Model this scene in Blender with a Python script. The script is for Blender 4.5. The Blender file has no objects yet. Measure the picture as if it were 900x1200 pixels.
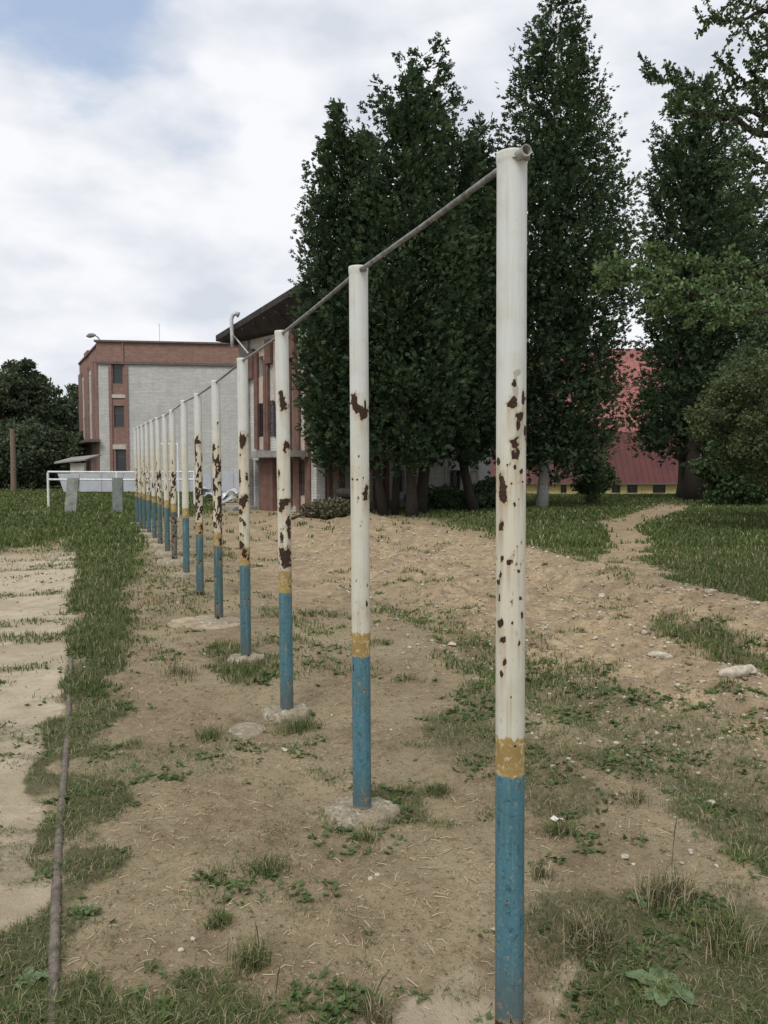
import bpy, math, random
import numpy as np
from mathutils import Vector, Matrix

random.seed(7)
rng = np.random.default_rng(7)
D = bpy.data
SC = bpy.context.scene
COL = SC.collection
R = math.radians

# ------------------------------------------------------------------ camera
CAM_H = 1.6
FPX = 950.0
PITCH = math.atan(52 / FPX)
cam_d = D.cameras.new('camera')
cam_d.sensor_fit = 'VERTICAL'
cam_d.sensor_height = 36.0
cam_d.lens = 36.0 * FPX / 1200.0
cam_d.clip_start = 0.05
cam_d.clip_end = 6000
cam = D.objects.new('camera', cam_d)
COL.objects.link(cam)
cam.location = (0, 0, CAM_H)
cam.rotation_euler = (math.pi / 2 - PITCH, 0, 0)
SC.camera = cam

# ------------------------------------------------------------------ sky, sun
SUN_EL, SUN_AZ = 52, 200        # azimuth measured clockwise from +Y
w = D.worlds.new('World'); SC.world = w; w.use_nodes = True
nt = w.node_tree; nt.nodes.clear()
def wn(t, **kw):
    n = nt.nodes.new(t)
    for k, v in kw.items(): setattr(n, k, v)
    return n
out = wn('ShaderNodeOutputWorld'); bg = wn('ShaderNodeBackground'); bg.inputs[1].default_value = 0.1
sky = wn('ShaderNodeTexSky', sky_type='NISHITA', sun_disc=False)
sky.sun_elevation = R(SUN_EL); sky.sun_rotation = R(SUN_AZ)
sky.air_density = 1.0; sky.dust_density = 1.0
tc = wn('ShaderNodeTexCoord')
mp = wn('ShaderNodeMapping'); mp.inputs['Scale'].default_value = (1, 1, 2.1)
mp.inputs['Location'].default_value = (0.35, 0.2, 0.15)
n1 = wn('ShaderNodeTexNoise'); n1.inputs['Scale'].default_value = 2.6; n1.inputs['Detail'].default_value = 9; n1.inputs['Roughness'].default_value = .52
n2 = wn('ShaderNodeTexNoise'); n2.inputs['Scale'].default_value = 5.5; n2.inputs['Detail'].default_value = 7; n2.inputs['Roughness'].default_value = .5
dp = wn('ShaderNodeVectorMath', operation='DOT_PRODUCT')
dp.inputs[1].default_value = Vector((-0.40, 1.0, 0.62)).normalized()
mr = wn('ShaderNodeMapRange'); mr.inputs[1].default_value = .984; mr.inputs[2].default_value = 1.0; mr.inputs[3].default_value = .0; mr.inputs[4].default_value = .15
sub = wn('ShaderNodeMath', operation='SUBTRACT')
cr = wn('ShaderNodeMapRange'); cr.interpolation_type = 'SMOOTHSTEP'
cr.inputs[1].default_value = .20; cr.inputs[2].default_value = .35
tone = wn('ShaderNodeValToRGB')
tone.color_ramp.elements[0].position = .36; tone.color_ramp.elements[0].color = (6.1, 6.5, 7.2, 1)
tone.color_ramp.elements[1].position = .60; tone.color_ramp.elements[1].color = (8.5, 8.6, 8.9, 1)
pale = wn('ShaderNodeMix', data_type='RGBA'); pale.inputs[0].default_value = .75
pale.inputs[7].default_value = (4.5, 5.6, 7.5, 1)
mix = wn('ShaderNodeMix', data_type='RGBA')
L = nt.links.new
L(tc.outputs['Generated'], mp.inputs[0]); L(mp.outputs[0], n1.inputs[0]); L(mp.outputs[0], n2.inputs[0])
L(tc.outputs['Generated'], dp.inputs[0]); L(dp.outputs['Value'], mr.inputs[0])
L(n1.outputs[0], sub.inputs[0]); L(mr.outputs[0], sub.inputs[1]); L(sub.outputs[0], cr.inputs[0])
L(n2.outputs[0], tone.inputs[0])
L(sky.outputs[0], pale.inputs[6])
L(cr.outputs[0], mix.inputs[0]); L(pale.outputs[2], mix.inputs[6]); L(tone.outputs[0], mix.inputs[7])
L(mix.outputs[2], bg.inputs[0]); L(bg.outputs[0], out.inputs[0])

sd = D.lights.new('sun', 'SUN'); sd.energy = 1.9; sd.angle = R(25); sd.color = (1, .965, .91)
so = D.objects.new('sun', sd); COL.objects.link(so)
sv = Vector((math.sin(R(SUN_AZ)) * math.cos(R(SUN_EL)), math.cos(R(SUN_AZ)) * math.cos(R(SUN_EL)), math.sin(R(SUN_EL))))
so.rotation_euler = sv.to_track_quat('Z', 'Y').to_euler(); so.location = (0, -5, 30)
SC.view_settings.view_transform = 'Standard'; SC.view_settings.look = 'None'
SC.view_settings.exposure = 0.16; SC.view_settings.gamma = 1

# ------------------------------------------------------------------ helpers
def hash01(ix, iy, iz, seed):
    h = (ix.astype(np.int64) * 374761393 + iy.astype(np.int64) * 668265263 + iz.astype(np.int64) * 1274126177 + seed * 974711) & 0xffffffff
    h = ((h ^ (h >> 13)) * 1103515245) & 0xffffffff
    h = ((h ^ (h >> 16)) * 2246822519) & 0xffffffff
    return ((h ^ (h >> 15)) & 0xffffff) / float(0xffffff)
def vn(x, y, z=None, seed=0):
    x = np.asarray(x, float); y = np.asarray(y, float)
    z = np.zeros_like(x) if z is None else np.asarray(z, float)
    ix, iy, iz = np.floor(x), np.floor(y), np.floor(z)
    fx, fy, fz = x - ix, y - iy, z - iz
    fx, fy, fz = fx*fx*(3-2*fx), fy*fy*(3-2*fy), fz*fz*(3-2*fz)
    flat = not np.any(z)
    def layer(k):
        a = hash01(ix, iy, iz+k, seed); b = hash01(ix+1, iy, iz+k, seed)
        c = hash01(ix, iy+1, iz+k, seed); d = hash01(ix+1, iy+1, iz+k, seed)
        return (a+(b-a)*fx)*(1-fy) + (c+(d-c)*fx)*fy
    l0 = layer(0)
    if flat: return l0
    return l0 + (layer(1)-l0)*fz
def fbm(x, y, z=None, seed=0, octs=4):
    s = 0; a = 1; t = 0
    for o in range(octs):
        f = 2.03**o
        s = s + a*vn(np.asarray(x)*f + 17.3*o, np.asarray(y)*f + 5.1*o, None if z is None else np.asarray(z)*f, seed+o)
        t += a; a *= .5
    return s/t
def sst(a, b, x):
    t = np.clip((x-a)/(b-a), 0, 1); return t*t*(3-2*t)

def link(o, parent=None, loc=None, rz=0):
    COL.objects.link(o)
    if parent is not None: o.parent = parent
    if loc is not None: o.location = loc
    if rz: o.rotation_euler = (0, 0, rz)
    return o
def props(o, label=None, cat=None, group=None, kind=None):
    if label: o['label'] = label
    if cat: o['category'] = cat
    if group: o['group'] = group
    if kind: o['kind'] = kind
    return o
def empty(name, loc, label, cat, group=None):
    o = D.objects.new(name, None); o.empty_display_size = .2
    link(o, None, loc); return props(o, label, cat, group)
def rel(parent, p):
    if parent is None: return Vector(p)
    return Vector(p) - parent.location

class MB:
    def __init__(s): s.v = []; s.f = []
    def add(s, v, f):
        o = len(s.v); s.v += [tuple(p) for p in v]; s.f += [tuple(i+o for i in q) for q in f]
    def box(s, x0, x1, y0, y1, z0, z1):
        s.add([(x0,y0,z0),(x1,y0,z0),(x1,y1,z0),(x0,y1,z0),(x0,y0,z1),(x1,y0,z1),(x1,y1,z1),(x0,y1,z1)],
              [(0,3,2,1),(4,5,6,7),(0,1,5,4),(1,2,6,5),(2,3,7,6),(3,0,4,7)])
    def tube(s, pts, rad, n=10, cap=True):
        pts = [Vector(p) for p in pts]
        if not hasattr(rad, '__len__'): rad = [rad]*len(pts)
        rings = []; up = None
        for i, p in enumerate(pts):
            t = (pts[min(i+1, len(pts)-1)] - pts[max(i-1, 0)]).normalized()
            if up is None:
                up = Vector((0,0,1)) if abs(t.z) < .9 else Vector((1,0,0))
            b = t.cross(up).normalized(); up = b.cross(t).normalized()
            rings.append([p + (b*math.cos(2*math.pi*k/n) + up*math.sin(2*math.pi*k/n))*rad[i] for k in range(n)])
        v = [q for r_ in rings for q in r_]; f = []
        for i in range(len(pts)-1):
            for k in range(n):
                f.append((i*n+k, i*n+(k+1)%n, (i+1)*n+(k+1)%n, (i+1)*n+k))
        if cap:
            f.append(tuple(range(n-1, -1, -1))); f.append(tuple((len(pts)-1)*n+k for k in range(n)))
        s.add(v, f)
    def mesh(s, name, mat=None, smooth=False):
        m = D.meshes.new(name); m.from_pydata(s.v, [], s.f); m.update()
        if mat: m.materials.append(mat)
        if smooth: m.polygons.foreach_set('use_smooth', [True]*len(m.polygons))
        return m
    def obj(s, name, mat, parent=None, loc=None, rz=0, smooth=False):
        return link(D.objects.new(name, s.mesh(name, mat, smooth)), parent, loc, rz)

def np_mesh(name, verts, faces, mat, attrs=None, smooth=False):
    """verts (n,3), faces (m,k)"""
    m = D.meshes.new(name); k = faces.shape[1]
    m.vertices.add(len(verts)); m.vertices.foreach_set('co', np.ascontiguousarray(verts, np.float32).ravel())
    m.loops.add(faces.size); m.loops.foreach_set('vertex_index', np.ascontiguousarray(faces, np.int32).ravel())
    m.polygons.add(len(faces)); m.polygons.foreach_set('loop_start', np.arange(0, faces.size, k, dtype=np.int32))
    m.update(calc_edges=True)
    if smooth: m.polygons.foreach_set('use_smooth', np.ones(len(faces), bool))
    for an, av in (attrs or {}).items():
        a = m.attributes.new(an, 'FLOAT', 'POINT'); a.data.foreach_set('value', np.ascontiguousarray(av, np.float32))
    if mat: m.materials.append(mat)
    return m

# materials ----------------------------------------------------------
def mat_new(name, col, rough=.8, spec=.3):
    m = D.materials.new(name); m.use_nodes = True
    b = m.node_tree.nodes['Principled BSDF']
    b.inputs['Base Color'].default_value = (*col, 1); b.inputs['Roughness'].default_value = rough
    b.inputs['Specular IOR Level'].default_value = spec
    return m, m.node_tree, b
def node(t, ty, **kw):
    n = t.nodes.new(ty)
    for k, v in kw.items(): setattr(n, k, v)
    return n
def noise(t, sc, det=6, ro=.55, src='Object', vec=None, dim=None):
    n = node(t, 'ShaderNodeTexNoise'); n.inputs['Scale'].default_value = sc
    n.inputs['Detail'].default_value = det; n.inputs['Roughness'].default_value = ro
    if vec is None:
        c = node(t, 'ShaderNodeTexCoord'); vec = c.outputs[src]
    t.links.new(vec, n.inputs['Vector']); return n
def ramp(t, src, stops):
    r_ = node(t, 'ShaderNodeValToRGB'); e = r_.color_ramp.elements
    while len(e) < len(stops): e.new(.5)
    for q, (p, c) in zip(e, stops):
        q.position = p; q.color = (*c, 1) if len(c) == 3 else c
    t.links.new(src, r_.inputs[0]); return r_.outputs[0]
def mixc(t, f, a, b, mode='MIX'):
    m = node(t, 'ShaderNodeMix', data_type='RGBA', blend_type=mode)
    for sock, v in ((m.inputs[0], f), (m.inputs[6], a), (m.inputs[7], b)):
        if hasattr(v, 'links'): t.links.new(v, sock)
        elif isinstance(v, (int, float)): sock.default_value = v
        else: sock.default_value = (*v, 1)
    return m.outputs[2]
def maprange(t, src, a, b, c=0., d=1., smooth=True):
    m = node(t, 'ShaderNodeMapRange')
    if smooth: m.interpolation_type = 'SMOOTHSTEP'
    t.links.new(src, m.inputs[0])
    for i, v in enumerate((a, b, c, d)): m.inputs[i+1].default_value = v
    return m.outputs[0]
def math2(t, op, a, b=None):
    m = node(t, 'ShaderNodeMath', operation=op)
    for i, v in enumerate((a, b)):
        if v is None: continue
        if hasattr(v, 'links'): t.links.new(v, m.inputs[i])
        else: m.inputs[i].default_value = v
    return m.outputs[0]
def bump(t, b, h, strength=.4, dist=.01):
    n = node(t, 'ShaderNodeBump'); n.inputs['Strength'].default_value = strength; n.inputs['Distance'].default_value = dist
    t.links.new(h, n.inputs['Height']); t.links.new(n.outputs[0], b.inputs['Normal']); return n
def attr(t, name):
    a = node(t, 'ShaderNodeAttribute', attribute_name=name); return a.outputs['Fac']

def plain(name, col, rough=.75, var=.25, sc=6., bmp=.2, bd=.01, spec=.3):
    m, t, b = mat_new(name, col, rough, spec)
    n = noise(t, sc, 8, .6)
    lo = tuple(c*(1-var) for c in col); hi = tuple(min(1, c*(1+var)) for c in col)
    c = ramp(t, n.outputs[0], [(.3, lo), (.7, hi)])
    n2_ = noise(t, sc*6, 5, .6)
    c = mixc(t, math2(t, 'MULTIPLY', maprange(t, n2_.outputs[0], .5, .75), .35), c, tuple(x*.55 for x in col))
    t.links.new(c, b.inputs['Base Color'])
    if bmp: bump(t, b, n2_.outputs[0], bmp, bd)
    return m
def brick_mat(name, c1, c2, mortar, bw=.25, bh=.085, dirt=.3, mort=.007):
    m, t, b = mat_new(name, c1, .9, .2)
    tc_ = node(t, 'ShaderNodeTexCoord'); sp = node(t, 'ShaderNodeSeparateXYZ'); cb = node(t, 'ShaderNodeCombineXYZ')
    t.links.new(tc_.outputs['Object'], sp.inputs[0])
    xs = math2(t, 'ADD', sp.outputs[0], sp.outputs[1])
    t.links.new(xs, cb.inputs[0]); t.links.new(sp.outputs[2], cb.inputs[1])
    br = node(t, 'ShaderNodeTexBrick'); t.links.new(cb.outputs[0], br.inputs[0])
    br.inputs['Color1'].default_value = (*c1, 1); br.inputs['Color2'].default_value = (*c2, 1); br.inputs['Mortar'].default_value = (*mortar, 1)
    br.inputs['Scale'].default_value = 1; br.inputs['Mortar Size'].default_value = mort; br.inputs['Brick Width'].default_value = bw
    br.inputs['Row Height'].default_value = bh; br.inputs['Mortar Smooth'].default_value = .2; br.inputs['Bias'].default_value = 0
    n = noise(t, .5, 6, .6, vec=tc_.outputs['Object']); n3 = noise(t, 3.5, 6, .65, vec=tc_.outputs['Object'])
    mp_ = node(t, 'ShaderNodeMapping'); mp_.inputs['Scale'].default_value = (6, 6, .5); t.links.new(tc_.outputs['Object'], mp_.inputs[0])
    n4 = noise(t, 1.0, 5, .6, vec=mp_.outputs[0])
    c = mixc(t, math2(t, 'MULTIPLY', maprange(t, n.outputs[0], .42, .68), dirt), br.outputs[0], tuple(x*.55 for x in c1))
    c = mixc(t, math2(t, 'MULTIPLY', maprange(t, n3.outputs[0], .5, .7), dirt*.8), c, tuple(x*.65 for x in c1))
    c = mixc(t, math2(t, 'MULTIPLY', maprange(t, n4.outputs[0], .5, .75), dirt), c, tuple(x*.5 for x in c1))
    mq = node(t, 'ShaderNodeMapping'); mq.inputs['Scale'].default_value = (.35, .35, 4.5); t.links.new(tc_.outputs['Object'], mq.inputs[0])
    n5 = noise(t, 1.0, 6, .7, vec=mq.outputs[0])
    c = mixc(t, math2(t, 'MULTIPLY', maprange(t, n5.outputs[0], .47, .62), dirt*1.1), c, tuple(x*.66 for x in c1))
    t.links.new(c, b.inputs['Base Color'])
    bump(t, b, math2(t, 'SUBTRACT', 1.0, br.outputs['Fac']), .6, .012)
    return m

# terrain ------------------------------------------------------------
def image_px(X, Y):
    """map a ground position to the image pixels in which the ground patches were drawn"""
    Yc = np.maximum(Y, .25)
    return 450 + FPX*X/Yc, 548 + CAM_H*FPX/Yc
def ground_xy(px, py):
    Y = CAM_H*FPX/(py-548.); return (px-450.)/FPX*Y, Y
def at(px, py, Y):
    """world point at forward distance Y"""
    dx = (px-450)/FPX; dy = -(py-600)/FPX
    cp, sp_ = math.cos(PITCH), math.sin(PITCH)
    d = Vector((dx, cp+dy*sp_, -sp_+dy*cp)); return Vector((0, 0, CAM_H)) + d*(Y/d.y)

def in_poly(u, v, poly, soft):
    """soft inside value 0..1 using signed distance (image pixels), soft scales with closeness"""
    P = np.array(poly, float); n = len(P)
    inside = np.zeros(u.shape, bool); dist = np.full(u.shape, 1e9)
    for i in range(n):
        x1, y1 = P[i]; x2, y2 = P[(i+1) % n]
        if y1 != y2:
            c = ((y1 > v) != (y2 > v)) & (u < (x2-x1)*(v-y1)/(y2-y1)+x1)
            inside ^= c
        ex, ey = x2-x1, y2-y1; l2 = ex*ex+ey*ey
        tt = np.clip(((u-x1)*ex+(v-y1)*ey)/l2, 0, 1)
        dist = np.minimum(dist, np.hypot(u-(x1+tt*ex), v-(y1+tt*ey)))
    sd_ = np.where(inside, dist, -dist)
    return np.clip(.5 + sd_/(2*soft), 0, 1)

GRASS = [  # (polygon in image pixels, density, softness)
 ([(-600,500),(245,500),(262,598),(200,606),(160,612),(150,628),(100,628),(60,634),(0,648),(-600,690)], 1.0, 5),
 ([(-600,640),(30,628),(90,626),(88,650),(20,656),(-600,700)], .35, 5),
 ([(76,640),(100,620),(168,612),(172,640),(160,680),(150,720),(146,780),(128,840),(112,900),(128,945),(104,985),(108,1040),(84,1100),(52,1110),(36,1020),(44,930),(52,880),(78,815),(72,760),(82,690)], 1.0, 12),
 ([(88,770),(98,850),(96,930),(86,1010),(80,1100),(86,1230),(20,1230),(28,1100),(36,1000),(46,900),(62,800)], .9, 9),
 ([(150,612),(180,620),(215,680),(240,730),(215,770),(160,790),(130,860),(140,760),(150,700)], .32, 18),
 ([(240,640),(262,640),(300,680),(290,720),(250,700)], .12, 12),
 ([(-80,1088),(40,1080),(90,1120),(150,1150),(210,1150),(270,1175),(340,1178),(350,1215),(300,1500),(-400,1500),(-200,1100)], 1.0, 16),
 ([(380,1180),(440,1165),(470,1190),(460,1260),(380,1260)], .4, 14),
 ([(430,586),(560,500),(1600,500),(1600,800),(1000,738),(900,713),(800,692),(740,680),(690,662),(630,642),(590,628),(545,617),(480,606)], 1.0, 9),
 ([(330,584),(440,584),(470,603),(400,606),(340,604)], .55, 5),
 ([(465,710),(500,714),(640,768),(760,822),(900,890),(1100,980),(1100,1100),(900,985),(800,940),(740,900),(660,872),(600,850),(540,790)], .62, 16),
 ([(600,770),(700,780),(720,800),(640,812)], .5, 10),
 ([(765,728),(830,733),(900,760),(1100,830),(1100,880),(900,795),(820,775),(775,748)], .9, 7),
 ([(690,700),(740,705),(740,722),(700,718)], .4, 6),
  ([(620,800),(760,812),(900,850),(1000,900),(900,905),(760,880),(640,862)], .5, 14),
 ([(505,835),(560,818),(606,830),(606,900),(560,912),(505,902)], .75, 12),
 ([(600,860),(680,870),(760,905),(700,925),(690,985),(640,1000),(605,960)], .72, 14),
 ([(700,890),(820,900),(905,955),(1100,1040),(1100,1120),(905,1010),(800,950),(740,930)], .9, 10),
 ([(615,1080),(700,1060),(760,1035),(900,1050),(1200,1100),(1300,1600),(700,1600),(700,1180),(640,1140),(600,1120)], .85, 22),
 ([(700,990),(780,1000),(800,1050),(700,1050)], .35, 16),
 ([(452,924),(490,920),(540,935),(545,955),(500,957),(462,950)], .85, 8),
 ([(385,950),(470,955),(500,985),(420,1005),(380,985)], .35, 12),
 ([(246,765),(330,757),(328,800),(300,806),(262,792)], .8, 8),
 ([(320,842),(386,838),(380,872),(340,872)], .6, 8),
 ([(345,730),(410,735),(410,790),(350,800)], .3, 14),
 ([(210,730),(250,738),(250,760),(190,755)], .3, 8),
 ([(170,765),(215,772),(215,800),(180,800)], .3, 10),
 ([(275,985),(350,1000),(350,1060),(290,1060)], .38, 14),
 ([(380,1020),(450,1060),(440,1120),(370,1110)], .14, 18),
 ([(600,1120),(700,1140),(700,1180),(600,1180)], .15, 18),
]
PATH_POLY = [(772,590),(812,592),(803,599),(768,609),(750,620),(764,630),(767,646),(748,656),(800,676),(735,684),(697,666),(712,650),(716,626),(698,613),(725,606),(752,598)]
SAND_POLY = [(240,612),(300,600),(400,608),(540,620),(620,645),(700,670),(800,695),(900,716),(1400,800),(1400,1100),(900,900),(780,840),(640,790),(560,740),(480,700),(420,690),(380,720),(300,700),(262,650)]
SLAB_POLY = [(-900,690),(0,652),(90,648),(80,700),(74,770),(52,860),(40,905),(28,960),(44,1000),(44,1080),(0,1096),(-300,1180),(-2500,1500)]
def road_s(X, Y): return X*.965 + Y*.262
def warp(X, Y, k=1.):
    s = .35
    return (X + (fbm(X/s, Y/s, seed=3)-.5)*.62*k, Y + (fbm(X/s, Y/s, seed=9)-.5)*.85*k)
def masks(X, Y):
    Xw, Yw = warp(X, Y)
    u, v = image_px(Xw, Yw)
    g = np.zeros_like(X)
    for poly, dens, soft in GRASS:
        g = np.maximum(g, dens*in_poly(u, v, poly, soft))
    pth = in_poly(u, v, PATH_POLY, 3); g = g*(1-pth)
    sand = in_poly(u, v, SAND_POLY, 14)
    uw, vw = image_px(X+(Xw-X)*.4, Y+(Yw-Y)*.4)
    slab = in_poly(uw, vw, SLAB_POLY, 4)
    behind = (Y < 1.5)
    g = g*np.clip(.62+.9*fbm(X/.30, Y/.30, seed=91, octs=3), 0, 1.0)
    g = np.maximum(g, .55*sst(.66, .74, fbm(X/.45, Y/.45, seed=92, octs=4)))
    g = np.where(behind, np.clip((fbm(X/1.2, Y/1.2, seed=31)-.45)*4, 0, 1), g)
    slab = np.maximum(slab, .8*np.maximum(in_poly(u, v, [(620,1150),(690,1142),(720,1185),(700,1300),(600,1300)], 12), in_poly(u, v, [(480,1180),(530,1155),(590,1165),(590,1300),(470,1300)], 12)))
    slab = np.where(behind, (X < -1.6-.3*Y)*1., slab); sand = np.where(behind, 0, sand)
    # cracks and edge weeds on the slab
    ck = np.maximum(sst(.54, .66, fbm(X/1.1+4, Y/.26, seed=44, octs=4))*.6, sst(.60, .70, fbm(X/.35, Y/.35, seed=45, octs=3))*.4)
    g = np.maximum(g*(1-.9*slab), ck*slab)
    return g, np.maximum(sand*(1-slab), pth), slab, pth
def height(X, Y, fine=True):
    s = road_s(X, Y); Yc = np.maximum(Y, 0)
    z = .03*(fbm(X/2.2, Y/2.2, seed=5, octs=3)-.5)
    z = z + .13*sst(4.5, 11, Yc)*(1-sst(14, 24, Yc))*(1-sst(.0, 2.5, np.abs(s-.2)))
    nr = sst(1.5, 4, Yc)*(1-sst(25, 32, Yc))
    wob = (fbm(X/1.5, Y/1.5, seed=77, octs=3)-.5)*.5
    q = s+wob
    def gg(c, wd): return np.exp(-((q-c)/wd)**2)
    z = z + nr*(.05*gg(2.15,.2) - .06*gg(2.6,.28) + .05*gg(3.3,.5) - .06*gg(4.75,.25) + .06*gg(4.3,.2) + .16*gg(5.9,.6) - .0)
    z = z + nr*sst(2.2, 3.5, s)*(1-sst(6.2, 7.2, s))*(.15*(fbm(X/.38, Y/.38, seed=12, octs=6)-.42)+.12*(fbm(s*3.2, (Y-.27*X)*.55, seed=15, octs=4)-.5))
    for fx, fy, dz in ((-.103, 3.76, .052), (-.64, 5.27, .05), (-1.14, 6.63, .03), (-1.65, 8.03, .02)):
        z = z - dz*np.exp(-(((X-fx)/.42)**2+((Y-fy)/.5)**2))
    z = z - .13*np.exp(-(((X-.38)/.55)**2+((Y-2.35)/.5)**2))
    # ground falls away beyond the trees on the right
    z = z - 1.5*sst(44, 78, Yc)*sst(2, 9, X)
    z = z - .02*sst(-.6, -1.2, X+.36*Yc)*0
    if fine:
        amp = 1-sst(12, 30, Yc)
        z = z + amp*((.038+.09*sst(1.8,3,s)*(1-sst(6.3,6.8,s)))*(fbm(X/.16, Y/.16, seed=21, octs=5)-.5) + .012*(vn(X/.028, Y/.028, seed=23)-.5)*(1-sst(4, 8, Yc)))
    return z
def gz(x, y): return float(height(np.array([float(x)]), np.array([float(y)]), False)[0])

# ------------------------------------------------------------------ ground material
gm, t, b = mat_new('ground', (.3, .22, .14), .95, .15)
ao = node(t, 'ShaderNodeTexCoord').outputs['Object']
nA = noise(t, .9, 8, .6, vec=ao); nB = noise(t, 7, 9, .65, vec=ao); nC = noise(t, 45, 6, .7, vec=ao); nD = noise(t, 160, 3, .6, vec=ao)
dirt = ramp(t, nB.outputs[0], [(.25, (.140, .104, .060)), (.5, (.245, .190, .115)), (.75, (.335, .27, .17))])
dirt = mixc(t, maprange(t, nA.outputs[0], .40, .62), dirt, (.315, .257, .162))
dirt = mixc(t, math2(t, 'MULTIPLY', maprange(t, nC.outputs[0], .50, .68), .6), dirt, (.125, .097, .062))
sandc = ramp(t, nB.outputs[0], [(.25, (.225, .168, .102)), (.5, (.395, .302, .188)), (.75, (.53, .425, .275))])
sandc = mixc(t, math2(t, 'MULTIPLY', maprange(t, nA.outputs[0], .45, .7), .6), sandc, (.28, .215, .135))
sandc = mixc(t, math2(t, 'MULTIPLY', maprange(t, nC.outputs[0], .48, .66), .6), sandc, (.17, .125, .078))
slabc = ramp(t, nB.outputs[0], [(.25, (.33, .275, .195)), (.5, (.455, .385, .275)), (.75, (.54, .465, .345))])
slabc = mixc(t, math2(t, 'MULTIPLY', maprange(t, nC.outputs[0], .55, .75), .4), slabc, (.2, .165, .12))
slabc = mixc(t, math2(t, 'MULTIPLY', maprange(t, nA.outputs[0], .45, .62), .45), slabc, (.29, .225, .145))
gc = ramp(t, nC.outputs[0], [(.3, (.050, .046, .024)), (.5, (.075, .078, .036)), (.7, (.13, .125, .068))])
nE = noise(t, 3.2, 7, .62, vec=ao)
sandc = mixc(t, math2(t, 'MULTIPLY', maprange(t, nE.outputs[0], .47, .60), .6), sandc, (.225, .168, .112))
nF = noise(t, 17, 5, .6, vec=ao)
sandc = mixc(t, math2(t, 'MULTIPLY', maprange(t, nF.outputs[0], .55, .66), .5), sandc, (.15, .112, .07))
dirt = mixc(t, math2(t, 'MULTIPLY', maprange(t, nF.outputs[0], .54, .68), .45), dirt, (.115, .086, .052))
c = mixc(t, attr(t, 'sand'), dirt, sandc)
spk = noise(t, 110, 2, .5, vec=ao)
c = mixc(t, math2(t, 'MULTIPLY', maprange(t, spk.outputs[0], .62, .70), .75), c, (.055, .044, .03))
spl = noise(t, 75, 2, .5, vec=ao)
c = mixc(t, math2(t, 'MULTIPLY', maprange(t, spl.outputs[0], .66, .72), .7), c, (.50, .44, .33))
c = mixc(t, attr(t, 'slab'), c, slabc)
gf = math2(t, 'ADD', attr(t, 'green'), math2(t, 'MULTIPLY', math2(t, 'SUBTRACT', nC.outputs[0], .5), .9))
c = mixc(t, maprange(t, gf, .3, 1.0, 0, .8), c, gc)
t.links.new(c, b.inputs['Base Color'])
hsum = math2(t, 'ADD', nC.outputs[0], math2(t, 'MULTIPLY', nD.outputs[0], .5))
bump(t, b, math2(t, 'ADD', hsum, math2(t, 'MULTIPLY', nB.outputs[0], 1.5)), .75, .02)

# ground sheet
ys = [-400, -120, -40, -15, -5, -2, -.5, .3, .8, 1.2, 1.5]
y = 1.6
while y < 60: ys.append(y); y += max(.011, y*.0068)
while y < 4500: ys.append(y); y *= 1.18
ys = np.array(ys); us = np.linspace(-1.12, 1.12, 370)
ext = [1, 3, 8, 20, 60, 200, 900, 4000]
nx = len(us)+2*len(ext)
X = np.zeros((len(ys), nx)); Yg = np.repeat(ys[:, None], nx, 1)
wd = .5*np.maximum(ys, 0)+.55
X[:, len(ext):-len(ext)] = us[None, :]*wd[:, None]
for k, e in enumerate(ext):
    X[:, len(ext)-1-k] = -1.12*wd-e; X[:, nx-len(ext)+k] = 1.12*wd+e
g, sa, sl, pt = masks(X, Yg)
Z = height(X, Yg)
# slab sits a touch lower in relief, smoother
Z = np.where(sl > .3, height(X, Yg, False)*.65+height(X, Yg)*.35+.008*sl, Z)
Z = Z + .012*g*(1-sst(10, 20, Yg))
V = np.stack([X, Yg, Z], -1).reshape(-1, 3)
idx = np.arange(len(ys)*nx).reshape(len(ys), nx)
F = np.stack([idx[:-1, :-1], idx[:-1, 1:], idx[1:, 1:], idx[1:, :-1]], -1).reshape(-1, 4)
ground = D.objects.new('ground', np_mesh('ground', V, F, gm, {'green': g.ravel(), 'sand': sa.ravel(), 'slab': sl.ravel()}, True))
link(ground); props(ground, kind='structure')

# ------------------------------------------------------------------ grass, weeds, straw, pebbles
def foliage_mat(name, c_lo, c_hi, straw=None, rough=.7, transl=.25, spec=.2):
    m, t, b = mat_new(name, c_lo, rough, spec)
    a = attr(t, 'tint')
    stops = [(0, c_lo), (.8, c_hi)] + ([(.86, straw), (1, straw)] if straw else [])
    c = ramp(t, a, stops)
    t.links.new(c, b.inputs['Base Color'])
    if transl:
        tr = node(t, 'ShaderNodeBsdfTranslucent'); mx = node(t, 'ShaderNodeMixShader'); mx.inputs[0].default_value = transl
        t.links.new(c, tr.inputs[0]); o = t.nodes['Material Output']
        t.links.new(b.outputs[0], mx.inputs[1]); t.links.new(tr.outputs[0], mx.inputs[2]); t.links.new(mx.outputs[0], o.inputs[0])
    return m
M_grass = foliage_mat('grass_blades', (.050, .078, .022), (.145, .185, .062), (.36, .31, .18))
M_drygrass = foliage_mat('dry_grass', (.06, .07, .03), (.17, .16, .08), (.40, .34, .21))
M_straw = foliage_mat('straw', (.20, .15, .09), (.48, .40, .26), None, transl=0)
M_weed = foliage_mat('weed_leaves', (.046, .078, .024), (.13, .185, .068), None)

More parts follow.
